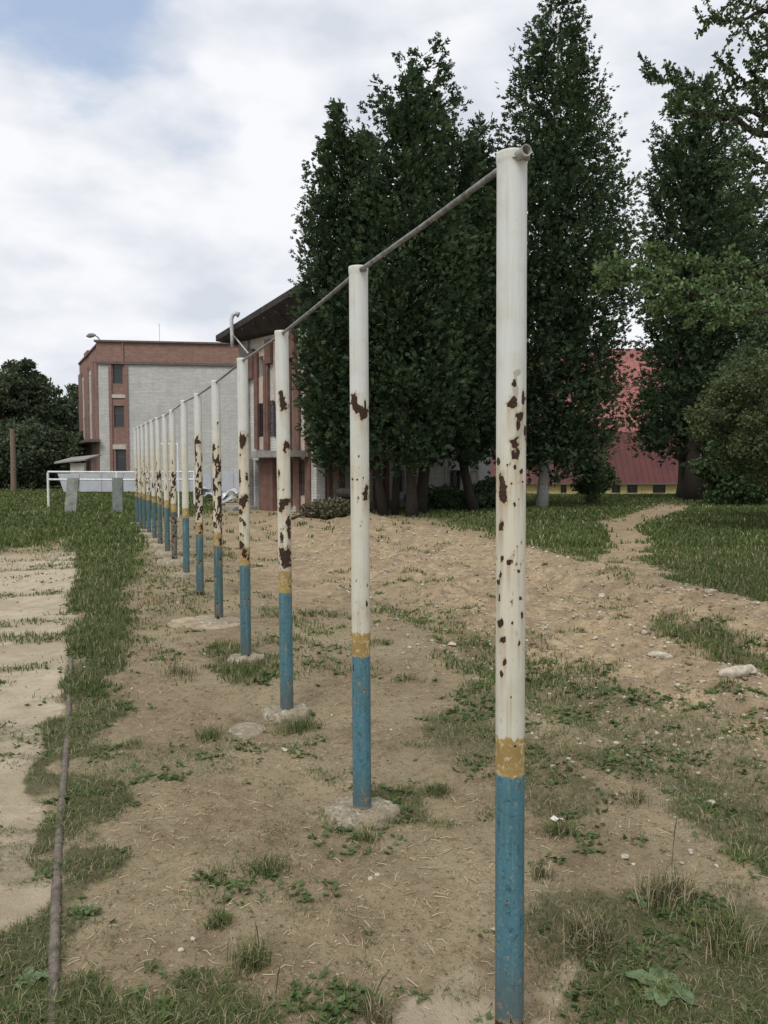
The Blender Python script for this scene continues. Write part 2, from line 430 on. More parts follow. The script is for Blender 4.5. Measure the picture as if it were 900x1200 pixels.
def blades(name, P, h, wdt, mat, lean=.5, seed=1, parent=None, tint=None):
    """curved two-segment blades from root points P (n,3)"""
    r_ = np.random.default_rng(seed); n = len(P)
    az = r_.uniform(0, 2*np.pi, n); ln = r_.uniform(.1, 1, n)*lean
    h = np.asarray(h)*np.ones(n); wdt = np.asarray(wdt)*np.ones(n)
    d = np.stack([np.cos(az), np.sin(az), np.zeros(n)], -1)
    fa = az + np.pi/2 + r_.uniform(-.9, .9, n); s = np.stack([np.cos(fa), np.sin(fa), np.zeros(n)], -1)*wdt[:, None]*.5
    up = np.array([0, 0, 1.])
    p1 = P + up*(h*.55)[:, None] + d*(h*ln*.30)[:, None]
    p2 = P + up*(h*(1-.35*ln))[:, None] + d*(h*ln*.95)[:, None]
    V = np.stack([P-s, P+s, p1+s*.8, p1-s*.8, p2], 1).reshape(-1, 3)
    b_ = np.arange(n)*5
    F = np.concatenate([np.stack([b_, b_+1, b_+2], -1), np.stack([b_, b_+2, b_+3], -1), np.stack([b_+3, b_+2, b_+4], -1)])
    tt = r_.uniform(0, 1, n) if tint is None else tint
    o = D.objects.new(name, np_mesh(name, V, F, mat, {'tint': np.repeat(tt, 5)}))
    return link(o, parent)
def scatter(n, y0, y1, seed, pw=1.0, sx=1.12):
    r_ = np.random.default_rng(seed)
    q = r_.uniform(0, 1, n)
    Y = y0*(y1/y0)**(q**pw); X = r_.uniform(-sx, sx, n)*(.5*Y+.5)
    return X, Y, r_
def field(name, n, y0, y1, hfun, wfun, mat, seed, thr=0., label=None, strawp=.12, lean=.6, pw=1., clump=.35):
    X, Y, r_ = scatter(n, y0, y1, seed, pw)
    g, sa, sl, pt = masks(X, Y)
    cl = fbm(X/clump, Y/clump, seed=seed+50, octs=3)
    keep = r_.uniform(0, 1, n) < np.clip(g*sst(.25, .60, cl+.35*g-.1), 0, 1)
    X, Y, g, cl = X[keep], Y[keep], g[keep], cl[keep]; m = len(X)
    Z = height(X, Y)
    P = np.stack([X, Y, Z-.004], -1)
    h = hfun(Y, r_, m)*(.45+.75*g)*(.6+.8*cl); wv = wfun(Y, m)
    tint = np.clip(r_.uniform(0, .8, m)*.6 + cl*.35, 0, .79)
    st = r_.uniform(0, 1, m) < strawp; tint[st] = .95
    o = blades(name, P, h, wv, mat, lean, seed, None, tint)
    return props(o, label, 'grass', kind='stuff')
field('grass', 250000, 1.75, 5.5, lambda Y, r_, m: r_.uniform(.012, .062, m), lambda Y, m: .0020+.0004*Y, M_grass, 11, label='short patchy green grass and weeds around the nearest posts', lean=1.7, strawp=.22)
field('grass', 190000, 5.5, 16, lambda Y, r_, m: r_.uniform(.03, .10, m), lambda Y, m: .0012*Y, M_grass, 12, label='grass strips along the ruts and beside the pale slab track', lean=.9, strawp=.12)
field('grass', 150000, 16, 62, lambda Y, r_, m: r_.uniform(.06, .16, m), lambda Y, m: .0019*Y, M_grass, 13, label='grass field in the distance towards the buildings', lean=.8, strawp=.05, clump=1.5)

# leafy weeds close to the camera and in the grass strips
def weeds(name, n, y0, y1, size, seed, label, thr=.5):
    X, Y, r_ = scatter(n, y0, y1, seed)
    g, sa, sl, pt = masks(X, Y)
    cl = fbm(X/.22, Y/.22, seed=seed+5, octs=3)
    k = r_.uniform(0, 1, n) < np.clip(g*sst(.48, .66, cl), 0, 1)
    X, Y = X[k], Y[k]; m = len(X); Z = height(X, Y)
    nl = 4
    X = np.repeat(X, nl); Y = np.repeat(Y, nl); Z = np.repeat(Z, nl); m *= nl
    az = r_.uniform(0, 2*np.pi, m); el = r_.uniform(.0, .9, m); L_ = r_.uniform(.5, 1.2, m)*size
    P = np.stack([X+r_.normal(0, .01, m), Y+r_.normal(0, .01, m), Z+.004], -1)
    a = np.stack([np.cos(az)*np.cos(el), np.sin(az)*np.cos(el), np.sin(el)], -1)*L_[:, None]
    s = np.stack([-np.sin(az), np.cos(az), np.zeros(m)], -1)*(L_*.28)[:, None]
    V = np.stack([P, P+a*.5+s, P+a, P+a*.5-s, P+a*.5+np.array([0, 0, -.006])], 1)
    V[:, 1, 2] += L_*.06; V[:, 3, 2] += L_*.06; V[:, 2, 2] -= L_*.15
    V = V.reshape(-1, 3); b_ = np.arange(m)*5
    F = np.concatenate([np.stack([b_, b_+1, b_+4], -1), np.stack([b_+1, b_+2, b_+4], -1), np.stack([b_+2, b_+3, b_+4], -1), np.stack([b_+3, b_, b_+4], -1)])
    o = D.objects.new(name, np_mesh(name, V, F, M_weed, {'tint': np.repeat(r_.uniform(0, 1, m), 5)}))
    link(o); return props(o, label, 'weeds', kind='stuff')
weeds('ground_weeds', 30000, 1.75, 5, .036, 61, 'low leafy weeds among the grass nearest the camera')
weeds('ground_weeds', 24000, 5, 14, .05, 62, 'low leafy weeds in the grass strips further back')

# straw litter: thin bent stalks lying on the soil
def litter(name, n, y0, y1, seed, lmin, lmax, label):
    X, Y, r_ = scatter(n, y0, y1, seed)
    Z = height(X, Y); az = r_.uniform(0, 2*np.pi, n); L_ = r_.uniform(lmin, lmax, n); bend = r_.normal(0, .35, n)
    p = []
    d0 = np.stack([np.cos(az), np.sin(az)], -1); d1 = np.stack([np.cos(az+bend), np.sin(az+bend)], -1)
    A = np.stack([X, Y], -1); B = A+d0*L_[:, None]*.5; C_ = B+d1*L_[:, None]*.5
    zz = [height(q[:, 0], q[:, 1])+.004 for q in (A, B, C_)]
    zz[1] = zz[1] + r_.uniform(0, .008, n)
    sN = np.stack([-np.sin(az), np.cos(az)], -1)*(.00055+.00018*Y)[:, None]
    rows = []
    for q, z_ in zip((A, B, C_), zz):
        for sg in (-1, 1): rows.append(np.concatenate([q+sg*sN, z_[:, None]+(.001 if sg > 0 else 0)], -1))
    V = np.stack(rows, 1).reshape(-1, 3); b_ = np.arange(n)*6
    F = np.concatenate([np.stack([b_, b_+1, b_+3, b_+2], -1), np.stack([b_+2, b_+3, b_+5, b_+4], -1)])
    o = D.objects.new(name, np_mesh(name, V, F, M_straw, {'tint': np.repeat(r_.uniform(0, 1, n), 6)}))
    link(o); props(o, label, 'straw', kind='stuff')
litter('straw_litter', 9000, 1.8, 9, 71, .006, .06, 'dry grass stalks and chaff scattered on the bare soil')

M_dead = foliage_mat('dead_leaves', (.10, .062, .032), (.30, .22, .12), None, transl=0)
def dead_leaves(n, y0, y1, seed):
    X, Y, r_ = scatter(n, y0, y1, seed); Z = height(X, Y)+.004; az = r_.uniform(0, 6.28, n); L_ = r_.uniform(.006, .022, n)*np.clip(Y/4, .8, 2)
    A = np.stack([np.cos(az), np.sin(az), r_.uniform(-.1, .5, n)], -1)*L_[:, None]; W = np.stack([-np.sin(az), np.cos(az), r_.uniform(0, .6, n)], -1)*(L_*.35)[:, None]
    P = np.stack([X, Y, Z], -1); V = np.stack([P, P+A*.5+W, P+A, P+A*.5-W], 1).reshape(-1, 3)
    o = D.objects.new('dead_leaves', np_mesh('dead_leaves', V, np.arange(n*4).reshape(n, 4), M_dead, {'tint': np.repeat(r_.uniform(0, 1, n), 4)}))
    link(o); props(o, 'small brown dead leaves and bark crumbs strewn over the ground', 'leaf litter', kind='stuff')
dead_leaves(7000, 1.8, 16, 75)
M_stone = plain('limestone', (.48, .43, .34), .95, .35, 30, .8, .008)
M_dark_stone = plain('soil_clod', (.215, .162, .108), .95, .35, 30, .5, .004)
ICO_V = None
def rock_proto(seed, sub=1, rough=.35):
    import bmesh
    bm = bmesh.new(); bmesh.ops.create_icosphere(bm, subdivisions=sub, radius=1)
    co = np.array([v.co[:] for v in bm.verts]); f = np.array([[v.index for v in q.verts] for q in bm.faces]); bm.free()
    r_ = 1 + rough*(fbm(co[:, 0]*1.3+seed*7, co[:, 1]*1.3, co[:, 2]*1.3+3, seed=seed, octs=3)-.5)*2
    # flatten a few sides for a broken look
    q = np.random.default_rng(seed)
    co = co*r_[:, None]
    for _ in range(10):
        nrm = q.normal(size=3); nrm /= np.linalg.norm(nrm); dd = co@nrm; lim = q.uniform(.45, .8)
        co = co - nrm*np.maximum(dd-lim, 0)[:, None]
    return co*np.array([1, .8, .6]), f
def pebbles(name, n, y0, y1, seed, smin, smax, mat, label, where, sub=1):
    X, Y, r_ = scatter(n, y0, y1, seed)
    g, sa, sl, pt = masks(X, Y); s = road_s(X, Y)
    k = r_.uniform(0, 1, n) < where(X, Y, s, g, sa, sl)
    X, Y = X[k], Y[k]; n = len(X); Z = height(X, Y)
    sz = smin*(smax/smin)**(r_.uniform(0, 1, n)**2.0)*np.clip((Y/3.5)**.6, .9, 2.2)
    protos = [rock_proto(s_, sub) for s_ in (1, 2, 3, 4)]
    Vs, Fs, o_ = [], [], 0; which = r_.integers(0, 4, n)
    for i, (pv, pf) in enumerate(protos):
        I = np.where(which == i)[0]; m = len(I)
        if not m: continue
        a = r_.uniform(0, 2*np.pi, m); ca, sa_ = np.cos(a), np.sin(a)
        x = pv[None, :, 0]*ca[:, None]-pv[None, :, 1]*sa_[:, None]; y_ = pv[None, :, 0]*sa_[:, None]+pv[None, :, 1]*ca[:, None]
        v = np.stack([x, y_, np.repeat(pv[None, :, 2], m, 0)], -1)*sz[I][:, None, None] + np.stack([X[I], Y[I], Z[I]+sz[I]*.2], -1)[:, None, :]
        Vs.append(v.reshape(-1, 3)); Fs.append((pf[None]+(np.arange(m)*len(pv))[:, None, None]+o_).reshape(-1, 3)); o_ += m*len(pv)
    o = D.objects.new(name, np_mesh(name, np.concatenate(Vs), np.concatenate(Fs), mat))
    link(o); props(o, label, 'gravel', kind='stuff')
roadf = lambda s: sst(1.6, 3., s)*(1-sst(6.3, 6.9, s))
pebbles('gravel', 30000, 2.0, 22, 81, .005, .020, M_stone, 'pale gravel scattered over the rutted dirt road', lambda X, Y, s, g, sa, sl: .75*roadf(s)*(.4+.6*(fbm(X, Y, seed=4)>.5))+.015, 1)
pebbles('stony_rubble', 5200, 3, 20, 82, .007, .028, M_stone, 'fist sized pale stones on the dirt road', lambda X, Y, s, g, sa, sl: .6*roadf(s)*(fbm(X/1.4, Y/1.4, seed=6)>.46), 1)
pebbles('soil_clods', 15000, 1.8, 16, 83, .003, .016, M_dark_stone, 'small brown clods of soil on the bare ground', lambda X, Y, s, g, sa, sl: (.35+.4*roadf(s))*(1-sl)*(.3+.7*(fbm(X/.5, Y/.5, seed=8)>.5)), 1)

pebbles('earth_clods', 6500, 3, 22, 84, .006, .030, M_dark_stone, 'crumbled earth lumps churned up along the dirt road', lambda X, Y, s, g, sa, sl: .8*roadf(s)*(fbm(X/.9, Y/.9, seed=16)>.45), 1)
# individual rocks
for i, (px, py, r_, sx, lab) in enumerate([
    (866, 810, .115, 1.25, 'largest pale rock, on the dirt road near the right edge'),
    (885, 803, .075, 1.0, 'smaller pale rock touching the largest rock'),
    (778, 776, .085, 1.3, 'broad pale rock half buried in the middle of the dirt road'),
    (758, 753, .050, 1.0, 'rounded pale stone beyond the broad half buried rock'),
    (800, 813, .035, 1.0, 'small white stone between the broad rock and the largest rock'),
    (842, 945, .028, 1.0, 'bright white stone in the grass strip at lower right'),
    (826, 907, .024, 1.0, 'white pebble on bare soil above the lower right grass strip'),
    (531, 757, .055, 1.2, 'white stone in the grassy rut right of the second post'),
    (513, 745, .040, 1.0, 'pale stone behind the white stone in the grassy rut'),
    (331, 884, .028, 1.5, 'flat whitish stone on bare soil in front of the third post'),
    (585, 1088, .020, 1.0, 'white stone beside the foot of the nearest post'),
    (707, 704, .06, 1.3, 'low stone at the far edge of the dirt road'),
    (835, 712, .075, 1.4, 'pale stone on the grass border of the dirt road'),
    (740, 1018, .024, 1.2, 'pinkish angular stone lying between dry tufts at lower right')]):
    x, y_ = ground_xy(px, py)
    pv, pf = rock_proto(20+i, 3, .5); pv = pv*(1+.22*(fbm(pv[:, 0]*5+i, pv[:, 1]*5, pv[:, 2]*5+9, seed=i, octs=3)-.5))[:, None]
    o = D.objects.new('rock', np_mesh('rock', pv*np.array([r_*sx, r_*.9, r_*.85]), pf, M_stone))
    link(o, None, (x, y_, float(height(np.array([x]), np.array([y_]))[0])+r_*.30)); o.rotation_euler = (0, 0, i*1.3); props(o, lab, 'rock')

# isolated tufts
def tuft(px, py, rad, h, n, lab, mat=M_grass, straw=.2, lean=1.1, name='grass_tuft'):
    x, y_ = ground_xy(px, py); r_ = np.random.default_rng(int(px*7+py))
    P = np.stack([r_.normal(0, rad*.4, n), r_.normal(0, rad*.4, n), np.full(n, -.005)], -1)
    P[:, 2] += height(P[:, 0]+x, P[:, 1]+y_)-gz(x, y_)
    ti = r_.uniform(0, .79, n); ti[r_.uniform(0, 1, n) < straw] = .95
    o = blades(name, P, r_.uniform(.4, 1, n)*h, .0032, mat, lean, int(px), None, ti)
    o.location = (x, y_, gz(x, y_)); return props(o, lab, 'grass tuft')
tuft(250, 1100, .05, .075, 230, 'round green tuft alone on bare soil at lower left')
tuft(290, 1145, .07, .12, 260, 'larger spiky tuft with dry stalks near the bottom edge', straw=.35)
tuft(310, 1030, .10, .085, 330, 'wide loose green tuft left of the second post footing')
tuft(243, 868, .10, .11, 220, 'tuft on bare soil left of the flat pale stone slab')
tuft(208, 795, .16, .14, 200, 'sparse thin tuft between grass strip and fourth post', M_drygrass)
tuft(248, 1040, .06, .05, 90, 'faint low tuft above the round green tuft', M_drygrass)
tuft(430, 985, .07, .07, 200, 'fine tuft growing against the front of the second footing')
tuft(352, 855, .13, .12, 380, 'dark tuft against the front of the third footing', straw=.1)
tuft(285, 790, .15, .13, 420, 'dense dark tuft beside the fourth footing')
tuft(660, 985, .08, .10, 260, 'grass tuft with dry blades right of the nearest post', straw=.3)
tuft(752, 960, .06, .11, 120, 'upright tuft on the bare ridge at right', M_drygrass)
tuft(640, 1035, .06, .07, 120, 'short tuft on bare soil right of the nearest post', M_drygrass)
tuft(700, 1110, .11, .13, 420, 'tangled tuft with straw at lower right', M_drygrass, .35)
tuft(790, 1070, .12, .15, 420, 'bushy tuft right of the tangled straw tuft', M_drygrass, .3)
tuft(860, 1120, .13, .14, 450, 'thick tuft close to the lower right corner', M_grass, .3)
tuft(440, 1195, .06, .11, 130, 'thin tuft at the bottom edge between the posts', M_drygrass)
tuft(512, 930, .085, .06, 380, 'low green tuft right of the second footing', straw=.08)

# tall dark seed stalks at the bottom
M_stalk = plain('dark_stalk', (.055, .048, .035), .8, .3, 40, 0)
for px, py, h, lx, lab in [(318, 1195, .14, .01, 'tall dark seed stalk, rightmost of the stalks at lower left'), (345, 1198, .10, .03, 'bent dark stalk at the bottom edge right of the tall seed stalk'),
                       (432, 1188, .15, .04, 'leaning dark stalk in the thin tuft at the bottom edge'), (796, 1030, .20, .012, 'tall upright seed stalk among tufts at right'),
                       (300, 1140, .13, -.01, 'dark stalk rising from the spiky tuft')]:
    x, y_ = ground_xy(px, py); m = MB()
    m.tube([(0, 0, 0), (lx*.3, 0, h*.4), (lx, .005, h*.8), (lx*1.6, .005, h)], [.0013, .0012, .002, .0008], 6)
    props(m.obj('seed_stalk', M_stalk, None, (x, y_, gz(x, y_)-.005)), lab, 'plant stalk')

# broad dock leaves at lower right
def dock(px, py, n, size, lab, seed):
    x, y_ = ground_xy(px, py); r_ = random.Random(seed); m = MB()
    z0 = gz(x, y_); root = empty('dock_plant', (x, y_, z0), lab, 'plant')
    for k in range(n):
        a = 2*math.pi*k/n + r_.uniform(-.3, .3); L_ = size*r_.uniform(.7, 1.2); wv = L_*.26; el = r_.uniform(.25, .7); m = MB(); rows = []
        N = 9
        for i in range(N):
            s = i/(N-1); hw = wv*math.sin(math.pi*min(1, s*.93+.05))**.7*(1 if s < .95 else .4)
            d = L_*s; zc = L_*(el*s-.55*el*s*s*1.4)+.01
            for q in (-1, -.5, 0, .5, 1):
                wv_ = .004*math.sin(s*17+q*3)
                rows.append((d*math.cos(a)-q*hw*math.sin(a), d*math.sin(a)+q*hw*math.cos(a), zc+abs(q)*hw*.25+wv_))
        f = [(i*5+j, i*5+j+1, i*5+j+6, i*5+j+5) for i in range(N-1) for j in range(4)]
        m.add(rows, f); o = m.obj('leaf', M_dock, root, smooth=True)
M_dock = plain('dock_leaf', (.105, .150, .065), .55, .25, 30, .3, .003, .4)
dock(790, 1168, 7, .105, 'broad leaved dock plant at lower right', 3)
dock(757, 1070, 4, .05, 'small broad leaved seedling above the big dock plant', 5)
dock(20, 1175, 6, .06, 'broad leaved weed at the lower left corner', 6)
dock(95, 1085, 5, .04, 'small leafy weed right of the old edging', 8)
dock(790, 945, 4, .05, 'single leafy weed at the edge of the bare ridge', 9)

# torn paper scrap
m = MB(); pts = []
for i in range(4):
    for j in range(3): pts.append((i*.016-.024+random.uniform(-.004, .004), j*.014-.014+random.uniform(-.004, .004), .008+random.uniform(0, .016)))
m.add(pts, [(i*3+j, i*3+j+1, (i+1)*3+j+1, (i+1)*3+j) for i in range(3) for j in range(2)])
x, y_ = ground_xy(657, 982); M_paper = plain('paper', (.72, .70, .64), .8, .1, 40, 0)
o = m.obj('paper_scrap', M_paper, None, (x, y_, gz(x, y_)+.035)); props(o, 'crumpled white scrap on the tuft right of the nearest post', 'litter')
sm = o.modifiers.new('thick', 'SOLIDIFY'); sm.thickness = .001

# edging along the slab track
M_edge = plain('old_edging', (.150, .125, .100), .9, .5, 22, .9, .005)
px_pts = [(79, 778), (73.5, 860), (65.5, 940), (58.5, 1010), (54, 1080), (50.5, 1150), (48.5, 1215), (46, 1290)]
ep = []
for (a, b_) in px_pts:
    x, y_ = ground_xy(a, b_); ep.append((x, y_))
fine = []
for i in range(len(ep)-1):
    for k in range(8):
        s = k/8; fine.append((ep[i][0]*(1-s)+ep[i+1][0]*s, ep[i][1]*(1-s)+ep[i+1][1]*s))
m = MB(); m.tube([(x-fine[0][0], y_-fine[0][1], gz(x, y_)+.004+.008*max(0, min(1, (3.6-y_)/.8))) for i, (x, y_) in enumerate(fine)],
                 [.0180+.0006*math.sin(i*.7) for i in range(len(fine))], 12)
o = m.obj('edging_pipe', M_edge, None, (fine[0][0], fine[0][1], 0), smooth=True)
props(o, 'long weathered grey pipe edging sunk in grass beside the pale slab track', 'edging')

# ------------------------------------------------------------------ pull-up bars
PX = [600, 420, 330, 284, 252.7, 231.8, 215.6, 201.6, 193, 184.7, 178, 171.8, 166.6, 162.2, 158.5]
PB = [602.5, 424, 334.8, 286.5, 255, 233, 217.2, 203.5, 195.5, 187, 180.5, 174, 168.5, 164, 160]
TOPY = [180, 313, 388, 420, 446, 461, 469, 480, 486, 489, 492, 495, 498, 500, 502]
DY = [2.39*494/(x-106) for x in PX]
rack = empty('pull_up_bars', at(PX[0], 600, DY[0])*1.0, 'long row of pull-up bars, white and blue chipped steel posts joined by one rail', 'pull-up bars')
rack.location.z = 0
rack.location = (rack.location.x, rack.location.y, gz(rack.location.x, rack.location.y))

def post_material():
    m, t, b = mat_new('post_paint', (.7, .7, .66), .5, .4)
    ob = node(t, 'ShaderNodeTexCoord').outputs['Object']
    n = noise(t, 9, 8, .6, vec=ob); nf = noise(t, 60, 6, .65, vec=ob); nr = noise(t, 110, 5, .7, vec=ob)
    mpn = node(t, 'ShaderNodeMapping'); mpn.inputs['Scale'].default_value = (60, 60, 2.2); t.links.new(ob, mpn.inputs[0])
    ns = noise(t, 1, 6, .6, vec=mpn.outputs[0])
    white = mixc(t, maprange(t, attr(t, 'cream'), 0, 1, smooth=False), (.55, .57, .55), (.55, .52, .41))
    white = mixc(t, math2(t, 'MULTIPLY', maprange(t, n.outputs[0], .42, .70), .5), white, (.44, .41, .30))
    white = mixc(t, math2(t, 'MULTIPLY', maprange(t, ns.outputs[0], .50, .78), .6), white, (.33, .295, .21))
    yel = mixc(t, maprange(t, n.outputs[0], .35, .65), (.36, .255, .085), (.27, .185, .065))
    yel = mixc(t, math2(t, 'MULTIPLY', maprange(t, nf.outputs[0], .5, .66), .7), yel, (.60, .54, .36))
    blue = mixc(t, maprange(t, n.outputs[0], .32, .66), (.066, .172, .225), (.054, .140, .172))
    blue = mixc(t, attr(t, 'age'), blue, (.042, .068, .064))
    blue = mixc(t, math2(t, 'MULTIPLY', maprange(t, ns.outputs[0], .48, .75), .6), blue, (.13, .25, .27))
    blue = mixc(t, math2(t, 'MULTIPLY', maprange(t, nf.outputs[0], .54, .66), .75), blue, (.03, .055, .065))
    zy, zb = attr(t, 'zy'), attr(t, 'zb')
    blue = mixc(t, math2(t, 'MULTIPLY', maprange(t, nr.outputs[0], .54, .66), .5), blue, (.19, .28, .30))
    blue = mixc(t, maprange(t, zb, .50, .74, 0, .65), blue, (.085, .085, .07))
    jit = math2(t, 'MULTIPLY', math2(t, 'SUBTRACT', nf.outputs[0], .5), .03)
    jy = math2(t, 'ADD', jit, math2(t, 'MULTIPLY', math2(t, 'SUBTRACT', ns.outputs[0], .5), .05))
    c = mixc(t, maprange(t, math2(t, 'ADD', zy, jy), -.004, .004), white, yel)
    c = mixc(t, maprange(t, math2(t, 'ADD', zb, math2(t, 'MULTIPLY', jy, .6)), -.003, .003), c, blue)
    c = mixc(t, math2(t, 'MULTIPLY', attr(t, 'stain'), .75), c, (.30, .20, .10))
    old = attr(t, 'old')
    c = mixc(t, maprange(t, old, .45, .55), c, (.34, .34, .29))
    rust = ramp(t, nr.outputs[0], [(.3, (.014, .009, .007)), (.55, (.042, .022, .014)), (.75, (.105, .050, .026))])
    rf = math2(t, 'ADD', attr(t, 'rust'), math2(t, 'MULTIPLY', math2(t, 'SUBTRACT', nf.outputs[0], .5), .45))
    edge = maprange(t, rf, .20, .46)
    c = mixc(t, math2(t, 'MULTIPLY', edge, .45), c, (.36, .26, .13))
    rm = maprange(t, rf, .47, .53)
    c = mixc(t, rm, c, rust)
    t.links.new(c, b.inputs['Base Color'])
    ro = node(t, 'ShaderNodeMix', data_type='FLOAT'); t.links.new(rm, ro.inputs[0]); ro.inputs[2].default_value = .48; ro.inputs[3].default_value = .95
    t.links.new(ro.outputs[0], b.inputs['Roughness'])
    hh = math2(t, 'ADD', math2(t, 'MULTIPLY', rm, -1.), math2(t, 'MULTIPLY', nf.outputs[0], .35))
    bump(t, b, hh, .55, .0025)
    return m
M_post = post_material()

CHIPS = {0: [(601,453,2.5,4),(598.6,474,5.5,7),(613.5,466,2.2,9),(608,489,4.5,6),(606,499,3,5),(603.5,520,6,5.5),(616,509,1.8,9),(602,534,4,6),(606,530,2,4),(588.8,565,4,10),(590,580,3.6,9),(588,616,2.2,7),(585,541,1.4,4),(603,548,2,3),(611,553,2,3),(599,566,2,2.4),(612,565,2,2),(594,546,1.8,2),(602,590,1.8,3),(608,585,1.4,2),
             (589,655,1.6,4),(597,658,3,3),(606,640,2,2),(608,668,2,3),(586,683,1.4,4),(588,730,2.6,5),(591,748,2.6,4),(593,775,3,6),(601,728,1.4,3),(610,700,1.6,3),(587,700,1,5),(609,752,1.6,3),(613,720,1.6,4),(589,790,2,4),(600,815,1,2)],
         1: [(415.5,470,4.2,8),(418,480,5,5),(425,485,6.5,6.5),(428,475,1.3,6),(419,562,1.8,1.8),(428.5,580,3.2,7),(430,572,2,5),(424,610,1.3,1.3),(430,708,1.3,4),(413,561,1.3,2),(426,560,1,2)],
         2: [(331,467,3,7),(333,477,4,6),(336,522,3,5),(334,528,2,3),(330,592,4,7),(336,588,4,5),(338.5,620,2,15),(330,628,2,8),(334,657,7,9),(330,648,3,8),(338,648,2.5,8),(327,555,1.4,5),(332,574,1.5,1.5),(337,610,2,6)],
         3: [(285.5,514,4.5,6),(284,522,2.5,5),(284,588,4,7),(288,583,3,4),(282,600,3,3),(282,638,4,6),(286,648,3,6),(289,560,1.6,5),(281,560,1.2,8),(286,613,2,4)]}
OLD = {0: [(604,440,4,5),(603,458,3,12),(607,508,4,17)], 1: [], 2: [(328,470,1.5,9)], 3: []}
RUSTY = [.16, .07, .34, .55, .95, .92, .30, .70, .50, .8, .60, .7, .8, .6, .7]
AGE = [0, 0, .1, .35, .75, .6, .3, .9, .6, .7, .6, .5, .7, .6, .7]
BLUERUST = [.14, .18, .40, .45, .72, .70, .35, .9, .6, .7, .6, .5, .6, .6, .6]
labels_p = {0: 'nearest post, thick white over yellow and blue with rust spots', 1: 'second post with one large rust chip at mid height',
            4: 'heavily rusted post with dark blackened foot', 5: 'rust streaked post', 6: 'cleanest white post with teal foot'}
RAD = .0436
tops = []
for i in range(15):
    Y = DY[i]; top = at(PX[i], TOPY[i], Y); bx = (PB[i]-450)/FPX*Y
    zg = gz(bx, Y)
    nb = [64, 48, 40, 32, 28, 28][i] if i < 6 else 20
    nz = [440, 320, 240, 200, 160, 160][i] if i < 6 else 110
    z0 = zg-.12; H = top.z-z0
    th = np.arange(nb)*2*np.pi/nb; zz = np.linspace(0, H, nz)
    TH, ZZ = np.meshgrid(th, zz)
    lx = (top.x-bx)/H
    cx = np.cos(TH)*RAD; cy = np.sin(TH)*RAD
    # towards camera is angle -90deg; projected offset in image pixels
    off = cx*FPX/Y
    pyv = 548-(ZZ+z0-CAM_H)*FPX/Y
    sf = 16*i
    wx = (fbm(cx*75+sf, cy*75, ZZ*75, seed=5, octs=4)-.5)*2.1; wz = (fbm(cx*75+9, cy*75+sf, ZZ*75, seed=6, octs=4)-.5)*2.1
    zz_abs = ZZ+z0-zg
    rust = np.zeros_like(TH)
    n1_ = fbm(cx*38+sf, cy*38, ZZ*17, seed=40+i, octs=5); n2_ = fbm(cx*70+sf, cy*70, ZZ*40, seed=60+i, octs=4)
    rr = RUSTY[i]; band = .35+.65*np.exp(-((zz_abs-1.15)/.55)**2)
    if i in (4, 5, 3): band = np.where(zz_abs < 2.0, np.maximum(band, .85*sst(2.05, 1.7, zz_abs)), .15)
    zblue = [.684, .72, .785, .80, .82, .83][i] if i < 6 else .80
    zc_ = ZZ+z0 if i < 6 else zz_abs
    isb = zc_ < zblue
    amt = np.where(isb, BLUERUST[i]*.8, rr*band)
    if i < 3: rust = np.maximum(rust, .50*sst(.66, .74, n2_+.12*amt-.12*sst(1.75, 2.0, zz_abs)))
    rust = np.maximum(rust, sst(.86-.42*amt, .94-.42*amt, n1_*.75+n2_*.35-(.12*sst(1.75, 2.0, zz_abs) if i < 3 else 0))*.9)
    rust = np.maximum(rust, .75*sst(.10, .02, zz_abs)*(n2_ > .42))
    old = np.zeros_like(TH); stain = np.zeros_like(TH); front = np.sin(TH) < .15
    for lst, arr in ((CHIPS, 'r'), (OLD, 'o')):
        for (ax, ay, ex, ey) in lst.get(i, []):
            cc = PX[i]+(PB[i]-PX[i])*(ay-TOPY[i])/(548+CAM_H*FPX/Y-TOPY[i])
            q_ = .75 if max(ex, ey) < 3 else 1.0; ex *= q_; ey *= q_
            dd = np.sqrt(((off-(ax-cc))/ex+wx*1.1)**2+((pyv-ay)/ey+wz*1.1)**2)
            v_ = np.where(front, np.clip(1-.5*dd, 0, 1), 0)
            if arr == 'r': rust = np.maximum(rust, v_)
            else: old = np.maximum(old, v_)
    cream = np.clip(sst(2.1, 1.5, zz_abs)*.7+(.35 if rr > .4 else .0)*sst(2.2, 1.6, zz_abs)+(fbm(cx*10+sf, cy*10, ZZ*3, seed=3)-.5)*.8, 0, 1)
    zy_ = [.80, .832, .93, .95, .96, .97][i] if i < 6 else .93
    st_ = (rust > .5)*1.; dzr = H/(nz-1); K = max(2, int(.10/dzr))
    for k in range(1, K):
        sh = np.zeros_like(st_); sh[:-k] = st_[k:]; stain = np.maximum(stain, sh*(1-k/K))
    stain = stain*np.clip(fbm(cx*90+i, cy*90, ZZ*2, seed=18, octs=3)*1.6-.2, 0, 1)
    dn = sst(.45, .56, rust)*.0008
    px_ = (RAD-dn+.0005*(n1_-.5))*np.cos(TH) + (ZZ-H)*lx*1.0; py_ = (RAD-dn)*np.sin(TH)
    ring = sst(.030, .024, H-ZZ)*(.0012+.0035*(fbm(cx*140+i, cy*140, ZZ*140, seed=8, octs=3)-.4))
    px_ = px_+ring*np.cos(TH); py_ = py_+ring*np.sin(TH)
    V = np.stack([px_, py_, ZZ-H], -1)
    # rounded top
    rim = np.clip((ZZ-(H-.002))/.002, 0, 1); sc_ = 1-.012*rim**2
    V[..., 0] = V[..., 0]*np.where(rim > 0, sc_, 1); V[..., 1] *= np.where(rim > 0, sc_, 1)
